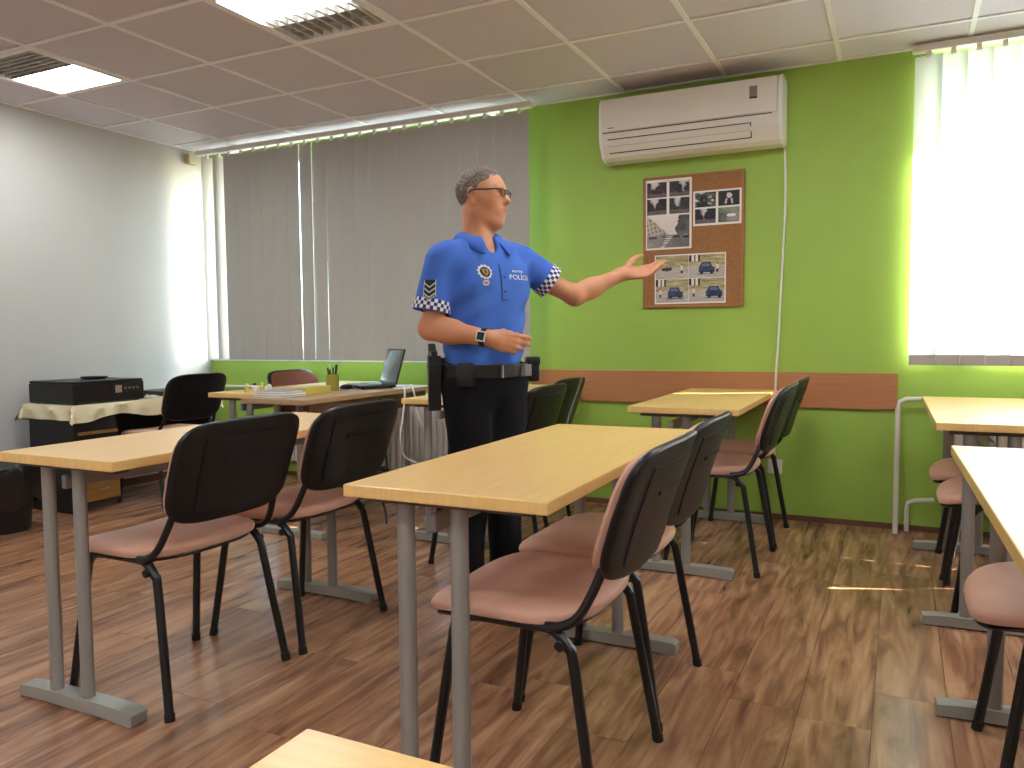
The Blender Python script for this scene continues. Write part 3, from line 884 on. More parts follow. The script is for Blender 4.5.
# ------------------------------------------------------------------ printer desk along the white wall
pdz = .66
pdk = thing('printer_desk', 'dark desk with wooden drawers covered by a cream cloth', 'desk', (-4.88, 3.07, 0))
ob('desk_top', G().box(0, .46, 0, 1.08, pdz - .03, pdz - .003), 'black_desk', pdk)
ob('side_panel', G().box(.02, .44, .01, .03, 0, pdz - .03), 'black_desk', pdk)
ob('side_panel', G().box(.02, .44, 1.05, 1.07, 0, pdz - .03), 'black_desk', pdk)
ob('back_panel', G().box(.02, .035, .03, 1.05, .2, pdz - .03), 'black_desk', pdk)
du = ob('drawer_unit', G().box(.06, .42, .035, .315, .05, pdz - .035), 'black_desk', pdk)  # upper front left plain black, standing in for drawers in shade
ob('wood_strip', G().box(.42, .44, .04, .31, .475, .492), 'drawer_wood', pdk)
for k, (a, b) in enumerate(((.062, .185), (.195, .32))):
    dr = ob('drawer', G().box(.42, .442, .04, .31, a, b, .002), 'drawer_wood', pdk)
    ob('handle', G().tube([(.442, .13, (a + b) / 2 + .01), (.462, .132, (a + b) / 2 + .01), (.462, .218, (a + b) / 2 + .01), (.442, .22, (a + b) / 2 + .01)], .004, 8), 'silver', dr, True)
# cloth with draped rim
def cloth(x0, x1, y0, y1, z, over):
    nx, ny = 22, 44; v = []; f = []
    for j in range(ny + 1):
        for i in range(nx + 1):
            u = -over + (x1 - x0 + 2 * over) * i / nx; w_ = -over + (y1 - y0 + 2 * over) * j / ny
            dx = max(0, -u, u - (x1 - x0)); dy = max(0, -w_, w_ - (y1 - y0))
            xx = x0 + min(max(u, 0), x1 - x0); yy = y0 + min(max(w_, 0), y1 - y0)
            sx = -1 if u < 0 else 1; sy = -1 if w_ < 0 else 1
            zz = z
            if dx or dy:
                drop = max(dx, dy) + .25 * min(dx, dy)
                fo = .010 + .008 * math.sin(j * 1.1 + i * .9)
                if dx: xx += sx * (fo + (.035 * dy / over if dy else 0)) if sx > 0 else -.004
                if dy: yy += sy * (fo + (.03 * dx / over if dx else 0))
                zz = z - drop - (.018 * math.sin(j * .35) if dx and not dy else 0)
            v.append((xx, yy, zz))
    for j in range(ny):
        for i in range(nx):
            a = j * (nx + 1) + i; f.append((a, a + 1, a + nx + 2, a + nx + 1))
    n = len(v); v += [(a, b, c + .0025) for a, b, c in v]
    f += [tuple(q + n for q in reversed(t)) for t in f]
    return G().add(v, f)
tag(ob('tablecloth', cloth(-4.888, -4.411, 3.061, 4.159, pdz - .002, .085), 'cloth_cream', smooth=True), 'cream cloth draped over the printer desk', 'tablecloth')
pr = thing('printer', 'flat black printer standing on the cream cloth', 'printer', (-4.86, 3.085, pdz + .0015))
pb = ob('body', G().box(0, .42, 0, .50, .006, .125, .008), 'black_plastic', pr)
ob('lid', G().box(.005, .415, .005, .495, .125, .14, .004), 'black_plastic', pr)
ob('paper_slot', G().box(.418, .424, .06, .40, .02, .045), 'black_metal', pr)
cp_ = ob('control_panel', G().box(.415, .423, .26, .49, .06, .115, .002), 'black_desk', pr)
ob('badge', G().box(.422, .426, .285, .33, .058, .104), 'silver', cp_)
for k in range(4): ob('button', G().box(.422, .425, .35 + k * .03, .366 + k * .03, .078, .090), 'display', cp_)
for a in (.03, .39):
    for b in (.04, .46): ob('rubber_foot', G().box(a - .012, a + .012, b - .012, b + .012, 0, .006), 'rubber', pr)
rt_ = thing('dish', 'dark round dish lying on top of the printer', 'dish', (-4.66, 3.39, pdz + .1415))
ob('dish_rim', G().lathe([(.05, 0), (.075, .004), (.082, .016), (.078, .017), (.07, .008), (.03, .005)], n=28), 'black_plastic', rt_, True)
tag(ob('binder', G().box(-4.80, -4.52, 3.80, 4.08, pdz + .002, pdz + .036, .004), 'black_plastic'), 'flat black binder lying on the cream cloth beside the chair', 'binder')
cable([(-4.44, 3.60, pdz + .03), (-4.425, 3.63, pdz + .012), (-4.44, 3.67, pdz + .008), (-4.50, 3.66, pdz + .008), (-4.48, 3.62, pdz + .012), (-4.44, 3.65, pdz + .02), (-4.43, 3.69, pdz + .008), (-4.52, 3.72, pdz + .008)], .006, 'cable_white', 'short tangled white cable beside the printer')
# bin with black bag
BS_ = 1.12
bn = thing('trash_bin', 'round bin lined with a crumpled black plastic bag', 'bin', (-4.47, 2.66, 0))
ob('bin_body', G().lathe([(.13, .0), (.135, .01), (.165, .34), (.17, .36), (.162, .36)], n=28), 'black_desk', bn, True)
v = []; f = []; N = 48
prof = [(.174, .16), (.180, .22), (.186, .30), (.192, .355), (.182, .385), (.160, .36), (.145, .28), (.12, .2)]
for i, (r, z) in enumerate(prof):
    for k in range(N):
        a = 2 * PI * k / N
        wv = 1 + (.035 * math.sin(a * 9 + i) + .025 * math.sin(a * 17 + 2 * i) + .02 * math.sin(a * 5)) * (1 if i < 5 else .4)
        v.append((BS_ * r * wv * math.cos(a), BS_ * r * wv * math.sin(a), z + .018 * math.sin(a * 7 + i * .5) + .02 * math.sin(3 * a)))
for i in range(len(prof) - 1):
    for k in range(N): f.append((i * N + k, i * N + (k + 1) % N, (i + 1) * N + (k + 1) % N, (i + 1) * N + k))
f.append(tuple((len(prof) - 1) * N + k for k in range(N)))
ob('bag', G().add(v, f), 'trash_bag', bn, True)

# ================================================================== the police officer
PO = (-1.462, 2.743)
person = thing('person', 'person in blue police polo and black trousers gesturing with open hand at the cork board', 'person',
               (PO[0], PO[1], 0), math.radians(28.04))
BYAW = math.radians(37)
Bf = np.array([math.sin(BYAW), -math.cos(BYAW), 0.0]); Bl = np.array([math.cos(BYAW), math.sin(BYAW), 0.0]); Bz = np.array([0, 0, 1.0])
BM = np.array([Bf, Bl, Bz])
def B3(f_, l_, z_): return Bf * f_ + Bl * l_ + Bz * z_

def smin(a, b, k):
    h = np.maximum(k - np.abs(a - b), 0) / k
    return np.minimum(a, b) - h * h * k * .25
class Prim:
    def __init__(s, kind, k=.02, op='add', **kw):
        s.kind, s.k, s.op = kind, k, op
        for a, b in kw.items(): setattr(s, a, np.asarray(b, float) if a in ('a', 'b', 'c', 'r', 'M') else b)
        if kind == 'el': s.bc, s.br = s.c, float(s.r.max())
        else: s.bc, s.br = (s.a + s.b) / 2, float(np.linalg.norm(s.a - s.b)) / 2 + max(s.r1, s.r2) * 1.3
    def __call__(s, P):
        if s.kind == 'el':
            q = (P - s.c) @ s.M.T
            k0 = np.linalg.norm(q / s.r, axis=1); k1 = np.linalg.norm(q / (s.r * s.r), axis=1) + 1e-9
            return k0 * (k0 - 1) / k1
        ba = s.b - s.a; L2 = ba @ ba
        t = ((P - s.a) @ ba) / L2
        if s.kind == 'cc':
            tc = np.clip(t, 0, 1)
            rad = np.linalg.norm(P - (s.a + t[:, None] * ba), axis=1) - (s.r1 + (s.r2 - s.r1) * tc)
            L = math.sqrt(L2)
            
            rnd = np.linalg.norm(P - (s.a + tc[:, None] * ba), axis=1) - (s.r1 + (s.r2 - s.r1) * tc)
            return np.where(t < 0, rnd, np.maximum(rad, (t - 1) * L))
        t = np.clip(t, 0, 1)
        return np.linalg.norm(P - (s.a + t[:, None] * ba), axis=1) - (s.r1 + (s.r2 - s.r1) * t)
def rc(a, b, r1, r2, k=.02, op='add'): return Prim('rc', k, op, a=a, b=b, r1=r1, r2=r2)
def cc(a, b, r1, r2, k=.02, op='add'): return Prim('cc', k, op, a=a, b=b, r1=r1, r2=r2)
def el(c, r, M=None, k=.02, op='add'): return Prim('el', k, op, c=c, r=r, M=np.eye(3) if M is None else M)
def sdf(prims, P):
    d = np.full(len(P), 1e3)
    for p in prims:
        v = p(P)
        d = smin(d, v, p.k) if p.op == 'add' else -smin(-d, v, p.k)
    return d
def surf(prims, lo, hi, h, fn=None, B=14):
    """surface-nets mesh of a signed distance field, evaluated only in blocks that the surface crosses"""
    lo = np.array(lo, float); n = np.ceil((np.array(hi) - lo) / h / B).astype(int) * B
    D = np.empty(n, np.float32)
    nb = n // B
    bi = np.stack(np.meshgrid(*[np.arange(q) for q in nb], indexing='ij'), -1).reshape(-1, 3)
    cen = lo + (bi * B + B / 2) * h
    full = (lambda P: fn(P)) if fn else (lambda P: sdf(prims, P))
    dc = full(cen); R = B * h * .9
    loc = np.stack(np.meshgrid(*[np.arange(B)] * 3, indexing='ij'), -1).reshape(-1, 3) * h
    for b, c, d in zip(bi, cen, dc):
        s = tuple(slice(i * B, i * B + B) for i in b)
        if abs(d) > R * 2.2: D[s] = 1 if d > 0 else -1; continue
        P = lo + b * B * h + loc
        if fn: v = fn(P)
        else:
            use = [p for p in prims if np.linalg.norm(p.bc - c) - p.br < R + p.k + .02]
            v = sdf(use, P) if use else np.ones(len(P))
        D[s] = v.reshape(B, B, B)
    S = D < 0
    cnt = np.zeros(n - 1, np.int8)
    for dx in (0, 1):
        for dy in (0, 1):
            for dz in (0, 1): cnt += S[dx:n[0] - 1 + dx, dy:n[1] - 1 + dy, dz:n[2] - 1 + dz]
    act = (cnt > 0) & (cnt < 8)
    idx = np.argwhere(act)
    acc = np.zeros((len(idx), 3)); num = np.zeros(len(idx))
    cor = np.array([(a, b, c) for a in (0, 1) for b in (0, 1) for c in (0, 1)])
    val = [D[tuple((idx + q).T)] for q in cor]
    for i in range(8):
        for j in range(i + 1, 8):
            if np.abs(cor[i] - cor[j]).sum() != 1: continue
            cr = (val[i] < 0) != (val[j] < 0)
            t = np.where(cr, val[i] / np.where(cr, val[i] - val[j], 1), 0)
            acc += np.where(cr[:, None], cor[i] + t[:, None] * (cor[j] - cor[i]), 0); num += cr
    V = lo + (idx + acc / num[:, None]) * h
    m_ = n - 1
    flat = np.ravel_multi_index(idx.T, m_)
    vid = lambda c: np.searchsorted(flat, np.ravel_multi_index(c.T, m_))
    F = []
    for ax in range(3):
        o1, o2 = (ax + 1) % 3, (ax + 2) % 3
        sl0 = [slice(1, -1)] * 3; sl1 = [slice(1, -1)] * 3
        sl0[ax] = slice(0, -1); sl1[ax] = slice(1, None)
        a, b = S[tuple(sl0)], S[tuple(sl1)]
        e = np.argwhere(a != b); 
        if not len(e): continue
        inn = a[tuple(e.T)]
        off = np.ones(3, int); off[ax] = 0
        e = e + off
        u1 = np.zeros(3, int); u1[o1] = 1; u2 = np.zeros(3, int); u2[o2] = 1
        ok = e[:, ax] < m_[ax]
        e, inn = e[ok], inn[ok]
        q = np.stack([vid(e - u1 - u2), vid(e - u2), vid(e), vid(e - u1)], 1)
        q[~inn] = q[~inn][:, ::-1]
        F.append(q)
    return V, np.concatenate(F)
def np_mesh(name, V, F, mt, parent, cols=None, smooth_it=1):
    me = bpy.data.meshes.new(name)
    me.vertices.add(len(V)); me.vertices.foreach_set('co', V.astype(np.float32).ravel())
    me.loops.add(F.size); me.loops.foreach_set('vertex_index', F.astype(np.int32).ravel())
    me.polygons.add(len(F)); me.polygons.foreach_set('loop_start', np.arange(0, F.size, 4, dtype=np.int32))
    me.update(calc_edges=True); me.validate()
    me.shade_smooth()
    if cols is not None:
        ca = me.color_attributes.new('Col', 'FLOAT_COLOR', 'POINT'); ca.data.foreach_set('color', cols.astype(np.float32).ravel())
    me.materials.append(MATS[mt])
    o = bpy.data.objects.new(name, me); COL.objects.link(o); o.parent = parent
    return o

# ---- joints (person frame: x to his left-hand side of the picture plane, y away, z up)
shR, elR, wrR = np.array((-.162, -.108, 1.328)), np.array((-.203, -.135, 1.090)), np.array((.018, -.235, 1.050))
shL, elL, wrL = np.array((.150, .112, 1.350)), np.array((.372, .165, 1.222)), np.array((.583, .238, 1.314))
slR, slL = np.array((-.199, -.128, 1.150)), np.array((.272, .141, 1.272))

def unit(v): v = np.asarray(v, float); return v / np.linalg.norm(v)
def hand(wrist, f, n, t, curls, thumb, spread=0.0, s=1.0):
    """five-finger hand: f along the fingers, n out of the palm, t to the thumb side"""
    f = unit(f); t = unit(t - f * (np.asarray(t) @ f)); n = unit(n - f * (np.asarray(n) @ f) - t * (np.asarray(n) @ t))
    M = np.array([f, t, n]); W = lambda a, b, c: wrist + f * a * s + t * b * s + n * c * s
    out = [el(W(.050, .0, 0), np.array((.058, .038, .0150)) * s, M, .014), rc(W(-.01, 0, 0), W(.03, 0, 0), .024 * s, .022 * s, .02)]
    names = [(.029, .090, .072, .0098), (.0095, .096, .082, .0100), (-.0105, .091, .075, .0095), (-.029, .080, .058, .0083)]
    for q, (b, kn, ln, r) in enumerate(names):
        r *= s
        K = W(kn, b, -.002)
        out.append(rc(W(.02, b * .6, 0), K, .012 * s, r * 1.12, .008))
        ang = spread * (b / .03); p = K; bend = 0
        d0 = unit(f * math.cos(ang) + t * math.sin(ang))
        for part, (share, cu) in enumerate(zip((.46, .30, .24), curls[q])):
            bend += math.radians(cu)
            d = d0 * math.cos(bend) + n * math.sin(bend)
            p2 = p + d * ln * share * s
            out.append(rc(p, p2, r * (1 - .07 * part), r * (.93 - .07 * part), .0035)); p = p2
    p = W(.018, .022, .004)
    for (d, l_, r1, r2) in thumb:
        dd = unit(f * d[0] + t * d[1] + n * d[2]); p2 = p + dd * l_ * s
        out.append(rc(p, p2, r1 * s, r2 * s, .008)); p = p2
    return out

# ---- head frame
HY = math.radians(66)
Hf = np.array([math.sin(HY), -math.cos(HY), .02]); Hf = unit(Hf); Hl = unit(np.cross((0, 0, 1), Hf)); Hz = np.cross(Hf, Hl)
HS = .94
HM = np.array([Hf, Hl, Hz]); HC = np.array((-.004, .005, 1.590))
H = lambda f_, l_, z_: HC + (Hf * f_ + Hl * l_ + Hz * z_) * HS
def he(c, r, k=.02, op='add'): return el(H(*c), np.array(r) * HS, HM, k, op)
head = [he((-.012, 0, .036), (.095, .076, .085), .01), he((.032, 0, -.034), (.060, .055, .082), .04), he((.006, 0, -.030), (.060, .060, .066), .05), he((.020, 0, .03), (.074, .066, .072), .03),
        rc(H(.060, 0, -.100), H(.064, 0, -.098), .024, .021, .03),
        rc(H(.0, .047, -.062), H(.060, .014, -.102), .018, .016, .022), rc(H(.0, -.047, -.062), H(.060, -.014, -.102), .018, .016, .022),
        rc(H(.076, -.034, .034), H(.076, .034, .034), .011, .011, .02),
        he((.054, .040, -.012), (.024, .020, .022), .035), he((.054, -.040, -.012), (.024, .020, .022), .035),
        he((.094, .031, .014), (.014, .017, .0115), .012, 'sub'), he((.094, -.031, .014), (.014, .017, .0115), .012, 'sub'),
        rc(H(.086, 0, .026), H(.110, 0, -.018), .0078, .0110, .012), he((.109, 0, -.023), (.013, .0125, .0105), .008),
        he((.094, .012, -.028), (.010, .007, .008), .006), he((.094, -.012, -.028), (.010, .007, .008), .006),
        he((.082, 0, -.060), (.014, .028, .022), .02),
        he((.093, 0, -.0545), (.0085, .021, .0052), .006), he((.091, 0, -.0660), (.0085, .019, .0058), .006), he((.101, 0, -.0602), (.010, .025, .0013), .003, 'sub')]
for s_ in (1, -1):
    head += [he((-.010, .077 * s_, .000), (.019, .0075, .033), .006), he((-.006, .083 * s_, .004), (.010, .006, .019), .005, 'sub'),
             rc(H(-.022, .080 * s_, .026), H(-.026, .083 * s_, .0), .005, .005, .006), rc(H(-.012, .080 * s_, .033), H(-.022, .080 * s_, .026), .005, .005, .006),
             rc(H(-.010, .077 * s_, -.030), H(-.005, .077 * s_, -.024), .0075, .006, .006)]
NB = B3(-.005, 0, 1.40) + np.array((-.022, 0, 0))
neck = [rc(H(-.032, 0, -.055), NB, .052, .058, .03), rc(H(.010, 0, -.085), NB + Bf * .02, .034, .040, .03),
        rc(H(-.01, .045, -.065), NB + Bf * .055, .014, .012, .02), rc(H(-.01, -.045, -.065), NB + Bf * .055, .014, .012, .02)]
arms = [rc(shR + (.01, 0, -.02), elR, .044, .040, .03), rc(elR, elR + (wrR - elR) * .35, .043, .043, .03), rc(elR + (wrR - elR) * .3, wrR, .042, .027, .03),
        rc(shL + (-.01, 0, -.02), elL, .044, .039, .03), rc(elL, elL + (wrL - elL) * .35, .039, .039, .03), rc(elL + (wrL - elL) * .3, wrL, .038, .026, .03)]
hR = hand(wrR, (.93, .02, -.20), (.15, .95, -.1), (.1, .05, 1),
          [(20, 26, 18), (30, 32, 22), (40, 38, 24), (48, 42, 26)],
          [((.66, .30, .80), .042, .0135, .0115), ((.90, .02, .55), .032, .0108, .0098), ((.95, -.15, .35), .026, .0095, .0078)], .03, 1.02)
hL = hand(wrL, (.95, .16, .10), (-.10, -.62, .78), (-.10, .78, .62),
          [(6, 10, 10), (12, 14, 10), (18, 18, 12), (20, 22, 14)],
          [((.66, .62, .30), .042, .0150, .0130), ((.86, .38, .30), .030, .0122, .0110), ((.95, .20, .22), .024, .0105, .0090)], .05, 1.08)
def torso(g):
    return [el(B3(0, 0, 1.23), np.array((.112, .172, .215)) + g, BM, .05), el(B3(.006, 0, 1.02), np.array((.122, .166, .22)) + g, BM, .08),
            rc(B3(-.005, -.145, 1.345), B3(-.005, .145, 1.345), .048 + g, .048 + g, .06),
            rc(B3(-.010, -.04, 1.388), B3(-.005, -.15, 1.352), .042 + g, .046 + g, .06), rc(B3(-.010, .04, 1.388), B3(-.005, .15, 1.352), .042 + g, .046 + g, .06),
            el(B3(.05, -.075, 1.25), np.array((.06, .08, .09)) + g, BM, .06), el(B3(.05, .075, 1.25), np.array((.06, .08, .09)) + g, BM, .06)]
def leg(s, g):
    hip, kn, an = B3(0, .088 * s, .86), B3(.012, .088 * s, .48), B3(-.012, .092 * s, .06)
    return [rc(hip, kn, .088 + g, .062 + g, .04), rc(kn, an, .062 + g, .05 + g * 1.2, .04)]
pelvis = lambda g: [el(B3(-.005, 0, .90), np.array((.115, .165, .13)) + g, BM, .06)]
skin = torso(-.014) + pelvis(-.014) + leg(1, -.016) + leg(-1, -.016) + neck + head + arms + hR + hL
SV, SF = surf(skin, (-.32, -.34, .02), (.84, .34, 1.75), .0032)
vcol_mat('skin', .48, .4, sss=.08)
base = np.array(lin((192, 134, 98)))
scol = np.tile(base, (len(SV), 1))
q = (SV - HC) @ HM.T / HS
def paint(mask, rgb, amt):
    c = np.array(lin(rgb)); mk = np.clip(mask, 0, 1)[:, None] * amt
    scol[:] = scol * (1 - mk) + c * mk
near = np.abs(q).max(1) < .16
def blob(c, r): return np.where(near, np.clip(1.6 - 1.6 * np.linalg.norm((q - np.array(c)) / np.array(r), axis=1), 0, 1), 0)
paint(blob((.095, 0, -.0600), (.02, .024, .013)), (176, 104, 92), .8)
paint(blob((.06, .05, -.02), (.04, .03, .03)) + blob((.06, -.05, -.02), (.04, .03, .03)) + blob((.106, 0, -.02), (.02, .016, .016)), (206, 128, 104), .45)
paint(blob((.05, 0, -.085), (.06, .075, .05)), (176, 130, 106), .35)
for s_ in (1, -1):
    for uu in np.linspace(0, 1, 7): paint(blob((.086 - .012 * uu, (.014 + .036 * uu) * s_, .034 + .006 * math.sin(uu * 2.6)), (.012, .008, .0055)), (96, 72, 56), .75)
body = np_mesh('body', SV, SF, 'skin', person, scol)
mat('eye_white', (232, 228, 222), .2); mat('iris', (70, 66, 58), .15)
def sph(c, r, n=14):
    g = G(); prof = [(max(1e-4, r * math.sin(PI * i / n)), -r * math.cos(PI * i / n)) for i in range(n + 1)]
    return g.lathe(prof, c, 18)
for s_ in (1, -1):
    e_ = ob('eye', sph(H(.0685, .031 * s_, .0135), .0118), 'eye_white', person, True)
    ob('iris', sph(H(.0765, .031 * s_, .0135), .0055), 'iris', e_, True)

# ---- hair: short, grey-brown, cut around the ears and forehead
def hair_fn(P):
    u = (P - HC) @ HM.T / HS
    cr = np.linalg.norm((u - (-.013, 0, .037)) / (.1015, .0820, .0925), axis=1)
    d = (cr - 1) * .085
    lowb = (-.086 - u[:, 2]) + np.clip(u[:, 0] + .06, 0, 1) * 1.3         # nape rises towards the ears
    front = u[:, 0] - (.014 + np.clip(u[:, 2] - .040, 0, 1) * 1.35) + np.clip(.045 - u[:, 2], 0, 1) * .15
    front -= .018 * np.exp(-(u[:, 1] / .03) ** 2)
    d = np.maximum(d, np.maximum(lowb, front) * .8)
    ear = np.linalg.norm((u - np.stack([np.full(len(u), -.004), np.sign(u[:, 1]) * .082, np.full(len(u), -.004)], 1)) / (.026, .03, .036), axis=1)
    d = np.maximum(d, (1 - ear) * .026)
    tuft = np.sin(u[:, 0] * 330 + 2 * np.sin(u[:, 1] * 180)) * np.sin(u[:, 1] * 290 + u[:, 2] * 210)
    return d + .0012 * tuft - .0018 * np.sin(u[:, 0] * 90) * np.sin(u[:, 1] * 75 + u[:, 2] * 60) - .001 * np.clip(u[:, 2], 0, .1) * 30
HV, HF = surf(None, HC - .15, HC + .15, .0028, hair_fn)
mat('hair', (112, 100, 88), .6, spec=.3, noise=(70, .45, (1, 1, 2.2)), bump=(220, .8))
np_mesh('hair', HV, HF, 'hair', person)

# ---- polo shirt
dR, dL = unit(slR - shR), unit(slL - shL)
shirt = torso(.004) + [rc(B3(-.012, -.03, 1.392), B3(-.012, .03, 1.392), .052, .052, .05),
    cc(shR + (0, 0, .012), slR, .060, .071, .045), cc(shL + (0, 0, .008), slL, .061, .068, .045),
    rc(slR - dR * .05, slR + dR * .1, .058, .064, .004, 'sub'), rc(slL - dL * .05, slL + dL * .1, .056, .062, .004, 'sub'),
    rc(NB + Bf * .0 + (0, 0, .02), NB + (0, 0, .16), .066, .072, .01, 'sub'),
    el(NB + Bf * .075 + (0, 0, .005), (.030, .026, .055), BM, .012, 'sub')]
def shirt_fn(P):
    d = sdf(shirt, P)
    u = P @ BM.T
    w_ = np.clip((1.25 - u[:, 2]) / .25, 0, 1)
    d = d + .0105 * w_ * np.sin(36 * (u[:, 1] + .42 * u[:, 2]) + 2 * np.sin(9 * u[:, 2])) * np.clip(1.3 - np.abs(u[:, 1]) * 3, 0, 1)
    d = d + .0045 * np.sin(60 * (u[:, 2] - .7 * u[:, 1])) * np.exp(-((np.abs(u[:, 1]) - .13) / .06) ** 2)
    return np.maximum(d, .925 - P[:, 2])
TV, TF = surf(None, (-.32, -.30, .90), (.36, .30, 1.50), .0040, shirt_fn)
mat('polo_blue', (60, 100, 182), .75, spec=.25, noise=(6, .06, (1, 1, 1)), bump=(700, .12))
mat('navy', (22, 34, 72), .8); mat('polo_collar', (54, 92, 172), .75, spec=.25); mat('check_white', (214, 214, 222), .7); mat('check_navy', (34, 44, 84), .7)
mat('patch_black', (14, 14, 16), .7); mat('patch_silver', (196, 194, 182), .5); mat('patch_gold', (150, 120, 70), .5); mat('patch_red', (120, 40, 44), .6)
sh = np_mesh('polo_shirt', TV, TF, 'polo_blue', person)

def onto(p, d, off, fn=shirt_fn):
    """slide a point along direction d until it meets the cloth, then lift it by off"""
    p = np.array(p, float); d = unit(d)
    for _ in range(60):
        v = fn(p[None])[0]
        if v < .0004: break
        p = p + d * max(v * .7, .0003)
    return p - d * off
def patch(name, mt, polys, origin, ex, ez, d, off, parent, sub=4, thick=.001):
    """flat polygons given in (ex, ez) metres, laid on the shirt"""
    g = G()
    for poly in polys:
        cen = np.mean(poly, axis=0); v = []; f = []
        pts = []
        for i in range(len(poly)):
            a, b = np.array(poly[i]), np.array(poly[(i + 1) % len(poly)])
            for k in range(sub): pts.append(a + (b - a) * k / sub)
        rings = [1, .66, .33]
        N = len(pts)
        for r in rings:
            for p in pts: v.append(tuple(onto(origin + ex * (cen + (p - cen) * r)[0] + ez * (cen + (p - cen) * r)[1], d, off)))
        v.append(tuple(onto(origin + ex * cen[0] + ez * cen[1], d, off)))
        for i in range(2):
            for k in range(N): f.append((i * N + k, i * N + (k + 1) % N, (i + 1) * N + (k + 1) % N, (i + 1) * N + k))
        for k in range(N): f.append((2 * N + k, 2 * N + (k + 1) % N, 3 * N))
        n0 = len(v); back = [tuple(np.array(p) + unit(d) * thick) for p in v]; f2 = [tuple(reversed([q + n0 for q in t])) for t in f]
        side = [(k, n0 + k, n0 + (k + 1) % N, (k + 1) % N) for k in range(N)]
        g.add(v + back, f + f2 + side)
    return ob(name, g, mt, parent)

# checked sleeve hems: real little quads around each sleeve end
for (a0, e0, dd, r1, r2) in ((shR + (0, 0, .012), slR, dR, .060, .071), (shL + (0, 0, .008), slL, dL, .061, .068)):
    L = np.linalg.norm(e0 - a0); ax = unit(e0 - a0); n1 = unit(np.cross(ax, (0, .3, 1))); n2 = np.cross(ax, n1)
    NC = 34; gw, gn = G(), G()
    for row in range(3):
        for k in range(NC):
            v = []
            for (t_, a_) in ((row, k), (row, k + 1), (row + 1, k + 1), (row + 1, k)):
                s_ = L - .042 + t_ * .0135; rr = r1 + (r2 - r1) * s_ / L + .0022; an = 2 * PI * a_ / NC
                v.append(a0 + ax * s_ + (n1 * math.cos(an) + n2 * math.sin(an)) * rr)
            v += [p - unit(p - (a0 + ax * ((p - a0) @ ax))) * .0016 for p in v]
            (gw if (row + k) % 2 else gn).add(v, [(0, 1, 2, 3), (7, 6, 5, 4), (0, 4, 5, 1), (1, 5, 6, 2), (2, 6, 7, 3), (3, 7, 4, 0)])
    ob('sleeve_check', gw, 'check_white', sh); ob('sleeve_check', gn, 'check_navy', sh)

# collar
def collar_side(s):
    g = G(); v = []; f = []; N = 14
    for i in range(N + 1):
        a = PI * (1.0 - .86 * i / N) * 1.0       # from the nape (pi) round to the front
        ca, sa = math.cos(a), math.sin(a) * s
        fr = max(0, (i / N - .6) / .4)
        c0 = NB + np.array((0, 0, .036)) + Bf * .006
        dirn = Bf * ca + Bl * sa
        rad = .064 + .006 * fr
        drop = np.array((0, 0, -.034 * (i / N) ** 1.4))
        inner = c0 + dirn * (rad - .004) + drop + np.array((0, 0, -.004))
        top = c0 + dirn * (rad + .001) + drop + np.array((0, 0, .034 - .012 * fr))
        mid = c0 + dirn * (rad + .020) + drop + np.array((0, 0, .026 - .014 * fr))
        out = c0 + dirn * (rad + .044 + .022 * fr) + drop + np.array((0, 0, -.010 - .028 * fr))
        v += [inner, top, mid, out]
    for i in range(N):
        for k in range(3): f.append((i * 4 + k, i * 4 + k + 1, (i + 1) * 4 + k + 1, (i + 1) * 4 + k))
    me = G().add(v, f)
    o = ob('collar', me, 'polo_collar', sh, True)
    md = o.modifiers.new('thick', 'SOLIDIFY'); md.thickness = .003; md.offset = 0
    return o
collar_side(1); collar_side(-1)
# placket and buttons
pts = [(-.014, 0), (.014, 0), (.014, .135), (-.014, .135)]
patch('placket', 'polo_blue', [pts], B3(.22, .0, 1.195), Bl, Bz, -Bf, .0022, sh, 8)
patch('placket_seam', 'navy', [[(-.0155, 0), (-.013, 0), (-.013, .135), (-.0155, .135)], [(-.0155, -.003), (.0155, -.003), (.0155, .0), (-.0155, .0)]], B3(.22, .0, 1.195), Bl, Bz, -Bf, .0026, sh, 8)
for z in (.03, .085): patch('button', 'check_navy', [[(.005 * math.cos(a), z + .005 * math.sin(a)) for a in np.linspace(0, 2 * PI, 9)[:-1]]], B3(.22, 0, 1.195), Bl, Bz, -Bf, .004, sh, 1)
# round crest with a small tag below it, on his right breast
ring = lambda r, n=20, cx=0, cz=0: [(cx + r * math.cos(a), cz + r * math.sin(a)) for a in np.linspace(0, 2 * PI, n + 1)[:-1]]
EO = B3(.25, -.085, 1.296)
star = [((.030 if k % 2 else .0245) * math.cos(a), (.030 if k % 2 else .0245) * math.sin(a)) for k, a in enumerate(np.linspace(0, 2 * PI, 25)[:-1])]
em = patch('crest', 'patch_silver', [star], EO, Bl, Bz, -Bf, .0022, sh, 1)
patch('crest_ring', 'patch_black', [ring(.0195)], EO, Bl, Bz, -Bf, .0034, em, 1)
patch('crest_shield', 'patch_gold', [[(-.011, .012), (.011, .012), (.011, -.003), (0, -.015), (-.011, -.003)]], EO, Bl, Bz, -Bf, .0044, em, 2)
patch('crest_figure', 'patch_red', [[(-.006, .008), (.006, .008), (.004, -.004), (0, -.009), (-.004, -.004)]], EO, Bl, Bz, -Bf, .0054, em, 1)
patch('crest_tag', 'patch_silver', [ring(.010, 14, .003, -.040), ring(.010, 14, -.006, -.041)], EO, Bl, Bz, -Bf, .0026, em, 1)
patch('crest_tag_core', 'patch_gold', [ring(.005, 10, .003, -.040), ring(.005, 10, -.006, -.041)], EO, Bl, Bz, -Bf, .0038, em, 1)
